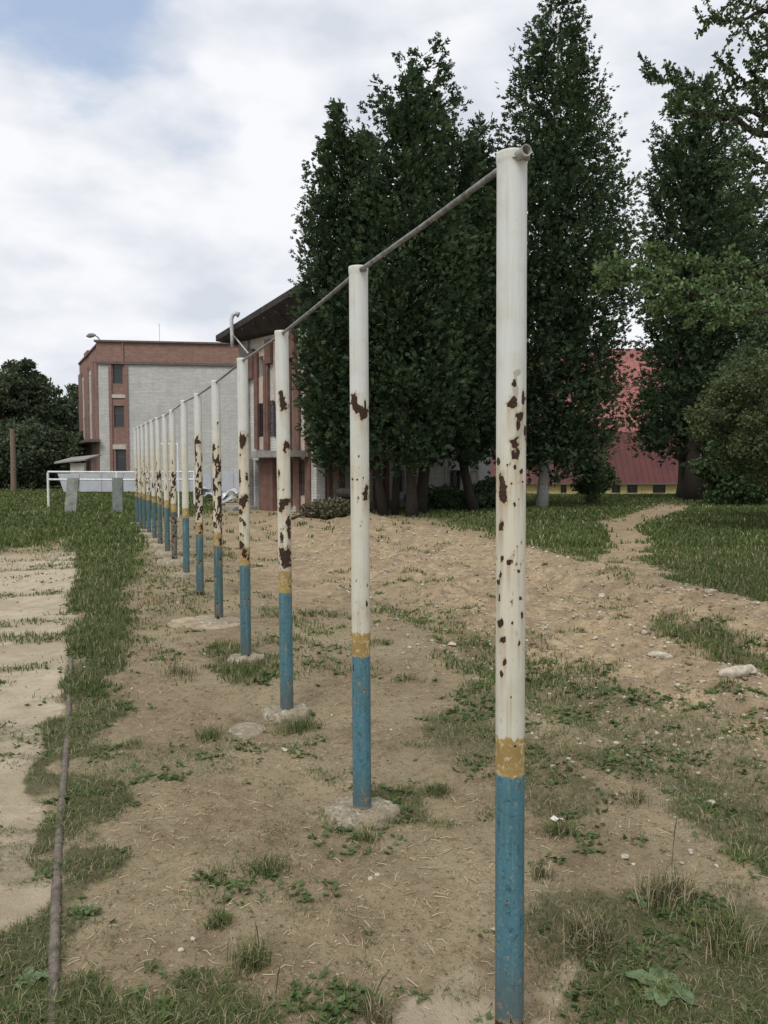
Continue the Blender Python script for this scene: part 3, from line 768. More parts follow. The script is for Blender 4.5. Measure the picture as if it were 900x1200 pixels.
    ii = np.arange(nz*nb).reshape(nz, nb); nx_ = np.roll(ii, -1, 1)
    F = np.stack([ii[:-1], nx_[:-1], nx_[1:], ii[1:]], -1).reshape(-1, 4)
    V = V.reshape(-1, 3)
    # cap: ring of quads into a centre vertex
    cvi = len(V); V = np.concatenate([V, [[0, 0, .002]]])
    capf = np.stack([ii[-1], nx_[-1], np.full(nb, cvi), np.full(nb, cvi)], -1)
    A = {'rust': np.append(rust.ravel(), .3), 'old': np.append(old.ravel(), 0), 'cream': np.append(cream.ravel(), 0),
         'zy': np.append((zy_-zc_).ravel(), -1), 'zb': np.append((zblue-zc_).ravel(), -1), 'stain': np.append(stain.ravel(), 0), 'age': np.full(rust.size+1, AGE[i])}
    me = D.meshes.new('post')
    me.from_pydata(V.tolist(), [], F.tolist()+[tuple(q[:3]) for q in capf.tolist()])
    me.polygons.foreach_set('use_smooth', [True]*len(F)+[False]*nb)
    for an, av in A.items():
        at_ = me.attributes.new(an, 'FLOAT', 'POINT'); at_.data.foreach_set('value', av.astype(np.float32))
    me.materials.append(M_post)
    po = D.objects.new('post', me); link(po, rack, rel(rack, top))
    if i in labels_p: po['label'] = labels_p[i]
    tops.append(top)

# rail
mb_, t, b = mat_new('rail_steel', (.3, .3, .29), .55, .5)
ob = node(t, 'ShaderNodeTexCoord').outputs['Object']
n = noise(t, 25, 7, .65, vec=ob)
c = ramp(t, n.outputs[0], [(.3, (.07, .062, .055)), (.5, (.17, .17, .168)), (.7, (.33, .335, .33))])
t.links.new(c, b.inputs['Base Color']); bump(t, b, n.outputs[0], .4, .002); b.inputs['Metallic'].default_value = .25
M_rail = mb_
M_weld = plain('painted_weld', (.36, .36, .335), .75, .4, 70, .9, .004)
PR = .0100; PE = .0165
jn = [tp+Vector((0, 0, -.020)) for tp in tops]
def pipe(name, a, b_, parent, hollow=False):
    m = MB(); d = (b_-a).normalized(); m.tube([a-a, (b_-a)*.5+Vector((0, 0, -.004)), b_-a], PR, 18, cap=not hollow)
    if hollow:
        m = MB(); m.tube([a-a+d*.10, (b_-a)*.5+Vector((0, 0, -.004)), b_-a], PR, 18)
        base_m = m; m = MB(); m.tube([a-a, d*.15], [PE, PE*.86], 18, cap=False)
        side = d.cross(Vector((0, 0, 1))).normalized(); up = side.cross(d); n_ = 18
        rings = []
        for rad, s in ((PE, 0), (PE*.76, 0), (PE*.76, .14)):
            rings.append([d*s+(side*math.cos(2*math.pi*k/n_)+up*math.sin(2*math.pi*k/n_))*rad for k in range(n_)])
        f = [(r_*n_+k, r_*n_+(k+1) % n_, (r_+1)*n_+(k+1) % n_, (r_+1)*n_+k) for r_ in (0, 1) for k in range(n_)]
        m.add([q for r_ in rings for q in r_], f)
        m.tube([d*.138, d*.15], [PE*.8, PE*.8], 18)
        m.obj('end_sleeve', M_weld, parent, rel(rack, a), smooth=True); m = base_m
    return m.obj(name, M_rail, parent, rel(rack, a), smooth=True)
dirn = (jn[1]-jn[0]).normalized()
for i in range(14):
    a = jn[i]-(dirn*.085 if i == 0 else Vector((0, 0, 0)))
    pipe('crossbar', a, jn[i+1]+dirn*.0, rack, hollow=(i == 0))
# lumpy welds
for i in range(6):
    pv, pf = rock_proto(50+i, 3, .4)
    s = [.026, .022, .021, .02, .02, .02][i]
    V = pv*np.array([s*1.35, s*1.7, s*1.05])
    V = V*(1+.25*(fbm(V[:, 0]*160, V[:, 1]*160, V[:, 2]*160, seed=i)-.5)[:, None])
    o = D.objects.new('weld', np_mesh('weld', V, pf, M_weld, smooth=True)); link(o, rack, rel(rack, tops[i]+Vector((.018, -.032, -.022)) if i < 2 else tops[i]+Vector((.01, -.02, -.018))))
# footings
def rubble_mat():
    m, t, b = mat_new('rubble_concrete', (.25, .22, .17), .95, .15)
    ob = node(t, 'ShaderNodeTexCoord').outputs['Object']
    vo = node(t, 'ShaderNodeTexVoronoi'); vo.inputs['Scale'].default_value = 42; t.links.new(ob, vo.inputs['Vector'])
    n = noise(t, 9, 7, .65, vec=ob); nf = noise(t, 80, 5, .7, vec=ob)
    sp = node(t, 'ShaderNodeSeparateColor'); t.links.new(vo.outputs['Color'], sp.inputs[0])
    c = ramp(t, sp.outputs[0], [(.0, (.26, .225, .165)), (.6, (.38, .34, .26)), (.8, (.50, .46, .37)), (1., (.20, .165, .115))])
    c = mixc(t, maprange(t, n.outputs[0], .42, .60), c, (.30, .25, .17))
    c = mixc(t, math2(t, 'MULTIPLY', maprange(t, nf.outputs[0], .5, .65), .6), c, (.10, .082, .055))
    t.links.new(c, b.inputs['Base Color'])
    h_ = math2(t, 'SUBTRACT', nf.outputs[0], math2(t, 'MULTIPLY', vo.outputs['Distance'], .9)); bump(t, b, h_, .9, .012); return m
M_conc = rubble_mat()
FT = {1: (.17, .045), 2: (.15, .04), 3: (.14, .04), 4: (.22, .03), 5: (.16, .07), 6: (.18, .05), 7: (.27, .06), 8: (.20, .05), 9: (.2, .05), 10: (.2, .05), 11: (.22, .06), 12: (.2, .05), 13: (.2, .05), 14: (.2, .05), 0: (.10, -.03)}
for i in range(15):
    Y = DY[i]; x = (PB[i]-450)/FPX*Y; rad, hh = FT[i]; hh += .018 if i else 0; zseat = {1: .009, 2: .025, 3: .060, 4: .10, 5: .05}.get(i); n_ = 72 if i < 6 else 32
    vs = []; zg = gz(x, Y) if zseat is None else zseat-hh-.012
    prof = [(1.02, -.10), (1.04, hh*.3), (1.0, hh*.8), (.95, hh), (.85, hh+.004), (.72, hh+.008), (.6, hh+.010), (.45, hh+.012), (.3, hh+.012), (.05, hh+.012)]
    for (pr, pz) in prof:
        for k in range(n_):
            a = 2*math.pi*k/n_
            rr = rad*pr*(1+.32*(float(fbm(np.array([math.cos(a)*1.6+i*5]), np.array([math.sin(a)*1.6]), seed=i)[0])-.5)*2*.9)*(1+.10*(float(vn(np.array([math.cos(a)*7+i*3]), np.array([math.sin(a)*7]), seed=3)[0])-.5))
            vs.append((rr*math.cos(a), rr*.9*math.sin(a), pz-.006+.045*(float(fbm(np.array([rr*math.cos(a)*22+i]), np.array([rr*math.sin(a)*22]), octs=3)[0])-.5)))
    f = [(r_*n_+k, r_*n_+(k+1) % n_, (r_+1)*n_+(k+1) % n_, (r_+1)*n_+k) for r_ in range(len(prof)-1) for k in range(n_)]
    f.append(tuple((len(prof)-1)*n_+k for k in range(n_)))
    m = MB(); m.add(vs, f)
    m.obj('footing', M_conc, rack, rel(rack, (x, Y, zg)), smooth=True)

# flat buried slab patches near the fourth and fifth posts
M_pale = plain('pale_mortar', (.35, .29, .195), .95, .4, 9, 1., .014)
def flat_patch(px, py, rx, ry, hh, lab, seed, mat=M_pale):
    x, y_ = ground_xy(px, py); n_ = 44; vs = []; prof = [(1.05, -.03), (1.0, hh*.7), (.9, hh), (.5, hh+.006), (.02, hh+.008)]
    for pr, pz in prof:
        for k in range(n_):
            a = 2*math.pi*k/n_; q = pr*(1+.5*(float(fbm(np.array([math.cos(a)*1.5+seed]), np.array([math.sin(a)*1.5]), seed=seed)[0])-.5))
            vx, vy = rx*q*math.cos(a), ry*q*math.sin(a)
            vs.append((vx, vy, pz+gz(x+vx, y_+vy)-gz(x, y_)+.01*(float(vn(np.array([vx*25]), np.array([vy*25]), seed=seed)[0])-.5)))
    f = [(r_*n_+k, r_*n_+(k+1) % n_, (r_+1)*n_+(k+1) % n_, (r_+1)*n_+k) for r_ in range(len(prof)-1) for k in range(n_)]
    f.append(tuple((len(prof)-1)*n_+k for k in range(n_)))
    m = MB(); m.add(vs, f); return props(m.obj('mortar_patch', mat, None, (x, y_, gz(x, y_)), smooth=True), lab, 'concrete')
flat_patch(240, 738, .36, .30, .018, 'wide flat pale mortar patch around the fifth post footing', 3)
flat_patch(288, 855, .11, .17, .006, 'small pale slab flush with the soil left of the third post', 5, M_conc)


# ------------------------------------------------------------------ buildings
M_wbrick = brick_mat('white_silicate_brick', (.58, .58, .55), (.48, .48, .455), (.30, .30, .30), .26, .10, .35)
M_rbrick = brick_mat('red_brick', (.30, .178, .142), (.225, .13, .104), (.27, .23, .205), .26, .10, .4)
M_maroon = plain('maroon_plaster', (.150, .085, .066), .85, .3, 3, .3, .01)
M_tan = plain('tan_panel', (.44, .35, .29), .85, .25, 3, .2, .01)
M_cream = plain('cream_band', (.45, .42, .36), .85, .25, 3, .2, .01)
M_glass, t, b = mat_new('dark_window_glass', (.025, .03, .035), .12, .6)
M_frame = plain('window_frame', (.10, .085, .075), .7, .3, 10, 0)
M_grille = plain('window_grille', (.045, .035, .04), .6, .3, 10, 0)
M_coping = plain('metal_coping', (.12, .10, .09), .6, .3, 5, 0)
M_cement = plain('grey_cement', (.26, .25, .23), .9, .35, 2.5, .4, .01)
M_roofdark = plain('dark_roof_boards', (.045, .038, .036), .85, .4, 4, .3, .01)
M_silver = plain('galvanised_pipe', (.50, .51, .52), .4, .25, 10, .1, .003)
M_door = plain('grey_door', (.23, .25, .26), .6, .25, 5, .1)

class Facade:
    def __init__(s, bld, A, B_, mirror=False):
        s.b = bld; s.A = Vector((A[0], A[1], 0)); d = Vector((B_[0]-A[0], B_[1]-A[1], 0)); s.len = d.length; s.a = d.normalized()
        s.rz = math.atan2(s.a.y, s.a.x)
    def t(s, px):
        k = (px-450)/FPX; return (k*s.A.y-s.A.x)/(s.a.x-k*s.a.y)
    def z(s, px, py):
        Y = s.A.y+s.t(px)*s.a.y; return CAM_H-(py-548)*Y/FPX
    def put(s, m, name, mat, parent=None):
        o = m.obj(name, mat, parent or s.b)
        base = s.A - s.b.location; base.z = -s.b.location.z
        if parent is None:
            o.location = base; o.rotation_euler = (0, 0, s.rz)
        return o
    def box(s, name, mat, t0, t1, z0, z1, d0, d1, parent=None):
        m = MB(); m.box(t0, t1, -d1, -d0, z0, z1); return s.put(m, name, mat, parent)
    def wall(s, name, mat, t0, t1, z0, z1, holes=(), depth=.3):
        """front sheet with openings and reveals; holes (t0,t1,z0,z1)"""
        m = MB(); xs = sorted({t0, t1, *[h[0] for h in holes], *[h[1] for h in holes]}); zs = sorted({z0, z1, *[h[2] for h in holes], *[h[3] for h in holes]})
        for i in range(len(xs)-1):
            for j in range(len(zs)-1):
                cx, cz = (xs[i]+xs[i+1])/2, (zs[j]+zs[j+1])/2
                if any(h[0] < cx < h[1] and h[2] < cz < h[3] for h in holes): continue
                m.add([(xs[i], 0, zs[j]), (xs[i+1], 0, zs[j]), (xs[i+1], 0, zs[j+1]), (xs[i], 0, zs[j+1])], [(0, 1, 2, 3)])
        for h in holes:
            a, b_, c_, d_ = h
            m.add([(a,0,c_),(b_,0,c_),(b_,0,d_),(a,0,d_),(a,depth,c_),(b_,depth,c_),(b_,depth,d_),(a,depth,d_)], [(0,4,5,1),(1,5,6,2),(2,6,7,3),(3,7,4,0)])
        # back and sides
        m.add([(t0,0,z0),(t1,0,z0),(t1,0,z1),(t0,0,z1),(t0,depth,z0),(t1,depth,z0),(t1,depth,z1),(t0,depth,z1)], [(0,3,7,4),(1,5,6,2),(3,2,6,7),(4,7,6,5)])
        return s.put(m, name, mat)
    def window(s, h, grille=False, mull=1, dep=.16, frame=None):
        a, b_, c_, d_ = h; fr = MB(); w_ = .07
        fr.box(a, b_, dep-.03, dep+.03, c_, c_+w_); fr.box(a, b_, dep-.03, dep+.03, d_-w_, d_)
        fr.box(a, a+w_, dep-.03, dep+.03, c_+w_, d_-w_); fr.box(b_-w_, b_, dep-.03, dep+.03, c_+w_, d_-w_)
        for k in range(mull):
            x = a+(b_-a)*(k+1)/(mull+1); fr.box(x-.025, x+.025, dep-.027, dep+.027, c_+w_, d_-w_)
        fr.box(a+w_, b_-w_, dep-.025, dep+.025, (c_*.35+d_*.65)-.025, (c_*.35+d_*.65)+.025)
        o = s.put(fr, 'window', frame or M_frame)
        g_ = MB(); g_.box(a+.01, b_-.01, dep+.005, dep+.015, c_+.01, d_-.01); link(D.objects.new('pane', g_.mesh('pane', M_glass)), o)
        if grille:
            g_ = MB(); x = a+.05
            while x < b_-.03: g_.box(x, x+.02, -.06, -.04, c_, d_); x += .11
            for k in range(4):
                z_ = c_+(d_-c_)*(k+.5)/4; g_.box(a, b_, -.04, -.02, z_, z_+.02)
            link(D.objects.new('grille', g_.mesh('grille', M_grille)), o)
        return o

# far white brick block with red brick top
def yx(px, Y): return ((px-450)/FPX*Y, Y)
C0 = yx(118, 57); C1e = yx(274, 58.3); CL = yx(96, 68)
dv = Vector((C1e[0]-C0[0], C1e[1]-C0[1])).normalized()*17; CR = (C0[0]+dv.x, C0[1]+dv.y)
b1 = empty('school_building', (C0[0], C0[1], 0), 'three storey white brick block with red brick parapet and end window strip', 'building')
f = Facade(b1, C0, CR); ZB = f.z(150, 426.5); ZT = 10.35
Tm = f.t
holes = [(Tm(134.5), Tm(146), f.z(140, 450.5), f.z(140, 427.5)), (Tm(135), Tm(147), f.z(140, 501), f.z(140, 476)), (Tm(136.5), Tm(149), f.z(140, 552), f.z(140, 527))]
f.wall('brick_wall', M_wbrick, 0, Tm(131.5), 0, ZB)
f.wall('window_strip', M_rbrick, Tm(131.5), Tm(151), 0, ZB, holes)
f.wall('brick_wall', M_wbrick, Tm(151), f.len, 0, ZB)
for h in holes: f.window(h, mull=0)
f.box('lintel_band', M_cream, Tm(131.8), Tm(150.7), f.z(140, 467), f.z(140, 463), .0, .07)
f.box('lintel_band', M_cream, Tm(131.8), Tm(150.7), f.z(140, 526.5), f.z(140, 521), .0, .07)
f.wall('parapet', M_rbrick, -.12, f.len, ZB+.0, ZT).location.z += .0
f.box('ledge', M_coping, -.2, f.len, ZB-.10, ZB+.06, .01, .14)
f.box('coping', M_coping, -.25, f.len, ZT, ZT+.12, -.4, .16)
for k in (131.5, 150.5): f.box('pilaster', M_rbrick, Tm(k)-.10, Tm(k)+.10, 0, ZB-.11, .012, .09)
f.box('pilaster', M_rbrick, Tm(146.5)-.02, Tm(147.5), ZB+.07, ZT-.01, .012, .10)
f2 = Facade(b1, CL, C0); Ln = f2.len
zt2 = 10.15
sg = [(96, 99.5, 'r'), (99.5, 102.5, 'w'), (102.5, 107.5, 'r'), (107.5, 111.5, 'w'), (111.5, 114, 'r'), (114, 118, 'w')]
f2.wall('brick_wall', M_wbrick, 0, Ln, 0, zt2-1.3, [(f2.t(a), f2.t(b_), z_, z_+1.5) for a, b_ in ((100, 102), (108.4, 110.8)) for z_ in (1., 4.1, 7.0)])
for a, b_ in ((100, 102), (108.4, 110.8)):
    for z_ in (1., 4.1, 7.0): f2.window((f2.t(a), f2.t(b_), z_, z_+1.5), mull=1)
f2.wall('parapet', M_rbrick, -.1, Ln-.13, zt2-1.3, zt2).location += Vector((-f2.a.y*-.0, 0, 0))
f2.box('coping', M_coping, -.1, Ln-.2, zt2, zt2+.12, -.4, .1)
for a, b_ in ((96.2, 99), (102.8, 107), (111.5, 113.6), (115.6, 117.6)):
    f2.box('pilaster', M_rbrick, f2.t(a), f2.t(b_), 0, zt2-.9, .01, .13)
f2.box('arched_cap', M_rbrick, f2.t(103.5), f2.t(107.5), zt2-.05, zt2+.30, -.3, .14)
f2.box('entrance_canopy', M_coping, f2.t(100), f2.t(119), f2.z(110, 520), f2.z(110, 517), .01, .9)
# flat roof
m = MB(); dl = Vector((CL[0]-C0[0], CL[1]-C0[1])); 
q = [(0, 0), (dv.x, dv.y), (dv.x+dl.x, dv.y+dl.y), (dl.x, dl.y)]
cx_, cy_ = sum(a for a, _ in q)/4, sum(b_ for _, b_ in q)/4
q = [(cx_+(a-cx_)*.97, cy_+(b_-cy_)*.97) for a, b_ in q]
m.add([(a, b_, z_) for z_ in (9.0, 9.3) for a, b_ in q], [(0, 3, 2, 1), (4, 5, 6, 7), (0, 1, 5, 4), (1, 2, 6, 5), (2, 3, 7, 6), (3, 0, 4, 7)])
m.obj('flat_roof', M_cement, b1)
for (p_, q_) in (((dv.x, dv.y), (dv.x+dl.x, dv.y+dl.y)), ((dv.x+dl.x, dv.y+dl.y), (dl.x, dl.y))):
    f3 = Facade(b1, (C0[0]+p_[0], C0[1]+p_[1]), (C0[0]+q_[0], C0[1]+q_[1])); f3.wall('brick_wall', M_wbrick, .05, f3.len-.05, 0, 10.1)
m = MB(); pa = at(187, 400, 62); m.tube([(0, 0, -1.2), (0, 0, 1.35)], .02, 6); m.tube([(-.12, 0, 1.2), (.12, 0, 1.2)], .012, 6)
props(m.obj('antenna', M_silver, None, pa), 'thin rooftop antenna above the red brick parapet', 'antenna')
# street lamp behind the block corner
pl_ = at(122, 403, 69.5); r0 = Vector((pl_.x, pl_.y, 0))
lp = empty('street_lamp', r0, 'street lamp with curved arm rising behind the far building corner', 'street lamp')
m = MB(); hd = at(106, 394, 69.5)-r0; tp = at(120, 399, 69.5)-r0
m.tube([(0, 0, 0), (tp.x, 0, tp.z-.8), (tp.x-.05, 0, tp.z-.3), (tp.x-.35, 0, tp.z+.25), (hd.x+.3, 0, hd.z+.12)], [.12, .08, .06, .05, .045], 8); m.obj('pole', M_coping, lp, smooth=True)
m = MB(); m.tube([(hd.x+.45, 0, hd.z+.10), (hd.x+.25, 0, hd.z+.10), (hd.x-.1, 0, hd.z+.04), (hd.x-.35, 0, hd.z)], [.06, .17, .20, .06], 10); m.obj('lamp_head', M_cement, lp, smooth=True)

# nearer two storey wing behind the trees
A1 = yx(284, 32); A2 = yx(371, 28); B2 = yx(575, 38)
b2 = empty('brick_annex', (A2[0], A2[1], 0), 'two storey brick annex with maroon pilasters, entrance canopy and dark overhanging roof', 'building')
f = Facade(b2, A1, A2); T = f.t
def ZX(zx): return 240+zx/4.
def ZY(zy): return 340+zy/4.
def el(zx0, zx1, zy0, zy1):
    a, b_ = ZX(zx0), ZX(zx1); mid = (a+b_)/2
    return (T(a), T(b_), max(0, f.z(mid, ZY(zy1))), f.z(mid, ZY(zy0)))
TOPZ = 6.5
wins = [el(250, 286, 535, 688), (T(318.), T(323.), f.z(320, 512), f.z(320, 470)), el(262, 278, 318, 410), el(444, 466, 252, 370), el(455, 480, 795, 962), el(332, 392, 530, 690)]
door = el(236, 268, 798, 1028)
f.wall('brick_wall', M_wbrick, 0, f.len, 0, TOPZ, wins+[door], .35)
for i, h in enumerate(wins): f.window(h, grille=i in (0, 1, 4, 5), mull=0)
def bx(name, mat, zx0, zx1, zy0, zy1, d0=.012, d1=.12):
    h = el(zx0, zx1, zy0, zy1); return f.box(name, mat, h[0], h[1], h[2], min(h[3], TOPZ-.02), d0, d1)
f.box('pilaster', M_cement, 0.0, T(294.3), 2.25, TOPZ-.02, .012, .10)
bx('pilaster_head', M_maroon, 219, 244, 285, 420, .012, .16)
bx('pilaster', M_maroon, 246, 261, 300, 745)
bx('panel', M_tan, 262, 288, 240, 316, .012, .04)
bx('panel', M_tan, 262, 288, 412, 532, .012, .04)
bx('panel', M_tan, 262, 288, 690, 748, .012, .04)
bx('pilaster', M_maroon, 289, 300, 330, 748)
bx('pilaster_head', M_maroon, 301, 328, 240, 350, .012, .16)
bx('pilaster', M_maroon, 302, 310, 352, 748)
bx('panel', M_tan, 330, 394, 200, 520, .012, .04)
bx('pilaster_head', M_maroon, 396, 438, 150, 326, .012, .16)
bx('pilaster', M_maroon, 397, 414, 328, 1010)
bx('pilaster', M_maroon, 428, 441, 328, 1010)
bx('panel', M_tan, 443, 468, 140, 248, .012, .04)
bx('panel', M_tan, 443, 478, 376, 460, .012, .04)
bx('panel', M_tan, 455, 480, 690, 790, .012, .04)
bx('panel', M_tan, 455, 482, 966, 1040, .012, .05)
bx('pilaster', M_maroon, 482, 506, 300, 1040)
bx('pilaster', M_maroon, 441, 454, 470, 1040)
# entrance: canopy, porch wall, door
f.box('canopy', M_cement, T(304), T(366), f.z(300, 536.5), f.z(300, 530), .17, .9)
f.box('porch_wall', M_maroon, T(313), T(329), 0, f.z(300, 537), .17, .35)
f.box('porch_wall', M_cement, T(291), T(297.5), 0, f.z(300, 537), .05, .22)
o = f.box('door', M_door, door[0]+.02, door[1]-.02, 0.02, door[3]*.56, -.2, -.14)
dh = MB(); dh.box(door[1]-.12, door[1]-.08, .08, .135, 1.0, 1.15); link(D.objects.new('handle', dh.mesh('handle', M_silver)), o)
f.box('door_glass', M_glass, door[0]+.02, door[1]-.02, door[3]*.56+.01, door[3]-.02, -.2, -.16)
f.box('step', M_cement, T(290), T(308), -.05, .14, .24, 1.2)
# right hand wing receding behind the trees
g_ = Facade(b2, A2, B2)
w2 = [(g_.t(526), g_.t(542), g_.z(534, 577), g_.z(534, 551)), (g_.t(462), g_.t(474), g_.z(468, 577), g_.z(468, 551))]
g_.wall('brick_wall', M_wbrick, 0.001, g_.len, 0, TOPZ, w2, .35)
for h in w2: g_.window(h)
for a, b_, mt_ in ((381.5, 386.5, M_maroon), (396, 401, M_maroon), (437, 441, M_maroon), (449, 453, M_maroon), (521, 524, M_cement), (552, 558, M_cement)):
    g_.box('pilaster', mt_, g_.t(a), g_.t(b_), 0, TOPZ-.02, .012, .14)
g_.box('panel', M_tan, g_.t(386.5)+.003, g_.t(396)-.003, 0, 5.2, .012, .05)
g_.box('plinth', M_cement, g_.t(402), g_.t(520), 0, .35, .012, .06)
# roof boards with deep dark overhang, rising towards the right
m = MB()
def FP(tt, d, z_): 
    n_ = Vector((f.a.y, -f.a.x, 0)); p = f.A+f.a*tt+n_*d; return (p.x-A2[0], p.y-A2[1], z_)
zl, zr = 6.72, 7.55
tl, tr_ = T(284)-.55, T(371)+.5
pts = [FP(tl, .8, zl-.2), FP(tr_, .8, zr), FP(tr_, -.3, 6.56), FP(tl, -.3, 6.45)]
m.add([p for p in pts]+[(p[0], p[1], p[2]+.22) for p in pts], [(0, 3, 2, 1), (4, 5, 6, 7), (0, 1, 5, 4), (1, 2, 6, 5), (2, 3, 7, 6), (3, 0, 4, 7)])
m.obj('roof_overhang', M_roofdark, b2)
m = MB(); far = FP(tl, -6, 7.4); farr = FP(tr_, -6, 7.4)
wv = Vector((B2[0]-A2[0], B2[1]-A2[1], 0))
pr_ = [FP(tl, -.3, 6.5), FP(tr_-.5, -.3, 6.6), (wv.x, wv.y, 6.6), (wv.x-5, wv.y+4, 7.2), FP(tl, -8, 7.2)]
m.add(pr_+[(a, b_, c_+.18) for a, b_, c_ in pr_], [(4, 3, 2, 1, 0), (5, 6, 7, 8, 9)]+[(i, (i+1) % 5, (i+1) % 5+5, i+5) for i in range(5)])
m.obj('roof', M_roofdark, b2)
# slats of the soffit
for k in range(8):
    m = MB(); s_ = tl+(tr_-tl)*(k+.5)/8; zz_ = lambda d: 6.45+(6.56-6.45)*(s_-tl)/(tr_-tl) + (d+.3)/1.25*((zl-.2-6.45)*(1-(s_-tl)/(tr_-tl))+(zr-.12-6.56)*(s_-tl)/(tr_-tl))
    a_, b_ = FP(s_, 0, zz_(0)-.05), FP(s_, .75, zz_(.75)-.05); c_, d_ = FP(s_+.08, 0, zz_(0)-.05), FP(s_+.08, .75, zz_(.75)-.05)
    m.add([a_, b_, d_, c_]+[(p[0], p[1], p[2]+.06) for p in (a_, b_, d_, c_)], [(0, 1, 2, 3), (7, 6, 5, 4), (0, 4, 5, 1), (1, 5, 6, 2), (2, 6, 7, 3), (3, 7, 4, 0)])
    m.obj('rafter', M_roofdark, b2)
# roof vent
vp = at(272, 392, 30.6); m = MB()
sc = 31.4/FPX
m.tube([(0, 0, -.5), (0, 0, 0), (-.02, 0, .55), (.02, 0, .70), (.13, 0, .78), (.26, 0, .72)], [.065, .07, .07, .08, .085, .11], 12)
m.obj('vent_pipe', M_silver, b2, Vector((vp.x-A2[0], vp.y-A2[1], vp.z)), smooth=True)
m = MB(); m.tube([at(272, 391, 30.9), at(291, 414, 30.6)], .03, 8); o = m.obj('drain_pipe', M_silver, b2, -b2.location)
# hidden side walls close the volume
hv = Vector((B2[0]-A2[0], B2[1]-A2[1])); 
f4 = Facade(b2, (A1[0]+hv.x*.6, A1[1]+hv.y*.6), A1); f4.wall('brick_wall', M_wbrick, 0, f4.len-.01, 0, TOPZ)

# red roofed hall far right
M_redroof_shade, t, b = mat_new('red_roof_painted_shade', (.12, .024, .02), .55, .35)
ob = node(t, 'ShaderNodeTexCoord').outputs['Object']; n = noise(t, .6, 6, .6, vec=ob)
t.links.new(ramp(t, n.outputs[0], [(.3, (.060, .015, .013)), (.7, (.095, .022, .018))]), b.inputs['Base Color'])  # tree shade painted into the dark red of the lower roof
M_redroof_sheen = plain('red_roof_painted_sheen', (.25, .088, .076), .55, .22, .5, .1, .01, .4)  # same red lightened: sky sheen painted into the upper roof colour
M_yellow = plain('yellow_plaster', (.50, .42, .19), .85, .25, 1.5, .2)
hx0, hx1 = yx(535, 80)[0], yx(1010, 80)[0]
hall = empty('red_roof_hall', (hx0, 80, -1.4), 'long low hall with steep red metal roof and small windows in yellow wall', 'building')
h = Facade(hall, (hx0, 80), (hx1, 80)); h.A.z = 0
hw = [(h.t(a), h.t(b_), -.9, -.1) for a, b_ in ((657, 664), (678, 688), (717, 727), (735, 747), (765, 780), (812, 824), (845, 857), (878, 890))]
h.wall('wall', M_yellow, 0, h.len, -1.4, .18, hw, .3)
for q in hw: h.window(q, mull=1, dep=.15)
z1, z2, zt = .18, h.z(700, 505), h.z(700, 400)*1.12-.5
def roof_panel(t0, t1, zA, dA, zB, dB):
    m = MB(); 
    v = [(t0, dA, zA), (t1, dA, zA), (t1, dB, zB), (t0, dB, zB)]
    m.add(v+[(a, b_+.12, c_-.05) for a, b_, c_ in v], [(0, 1, 2, 3), (7, 6, 5, 4), (0, 4, 5, 1), (1, 5, 6, 2), (2, 6, 7, 3), (3, 7, 4, 0)])
    # standing seams
    x = t0+.3
    while x < t1:
        m.add([(x, dA-.05, zA), (x+.05, dA-.05, zA), (x+.05, dB-.05, zB), (x, dB-.05, zB), (x, dA, zA), (x+.05, dA, zA), (x+.05, dB, zB), (x, dB, zB)], [(0, 1, 2, 3), (0, 3, 7, 4), (1, 5, 6, 2), (0, 4, 5, 1)]); x += .6
    return m
xa = 0; n_ = 8
for k in range(n_):
    t0, t1 = h.len*k/n_, h.len*(k+1)/n_-.01
    h.put(roof_panel(t0, t1, z1-.1, -.6, z2, 3.0), 'lower_roof_panel', M_redroof_shade)
    if t0 < h.t(860): h.put(roof_panel(t0, min(t1, h.t(860)), z2+.02, 3.05, zt, 14), 'upper_roof_panel', M_redroof_sheen)
h.box('eave_gutter', M_coping, 0, h.len, z1-.22, z1-.08, .45, .62)
m = MB(); m.box(0, h.len, .35, 26, -1.4, z1-.3); h.put(m, 'hall_core', M_yellow)
m = MB(); m.add([(0, 3, z2), (0, 14, zt), (0, 25, z2), (0, 26, z1), (0, .0, z1), (h.len-.1, 3, z2-.1), (h.len-.1, 14, z2-.1)], [(0, 1, 2, 3, 4)]); h.put(m, 'gable', M_redroof_shade)

# small shed by the far trees
sx = yx(70, 52)[0]
shed = empty('shed', (sx, 52, 0), 'small cream shed with pale slanted roof beside the far block', 'shed')
s_ = Facade(shed, (sx, 52), yx(99, 52)); s_.wall('wall', M_cream, .7, s_.len, 0, 1.9)
m = MB(); m.add([(-.2, -.3, 1.85), (s_.len+.2, -.3, 2.05), (s_.len+.2, 2.6, 2.4), (-.2, 2.6, 2.2)]+[(-.2, -.3, 1.95), (s_.len+.2, -.3, 2.15), (s_.len+.2, 2.6, 2.5), (-.2, 2.6, 2.3)], [(0, 3, 2, 1), (4, 5, 6, 7), (0, 1, 5, 4), (1, 2, 6, 5), (2, 3, 7, 6), (3, 0, 4, 7)])
s_.put(m, 'roof', M_cement)

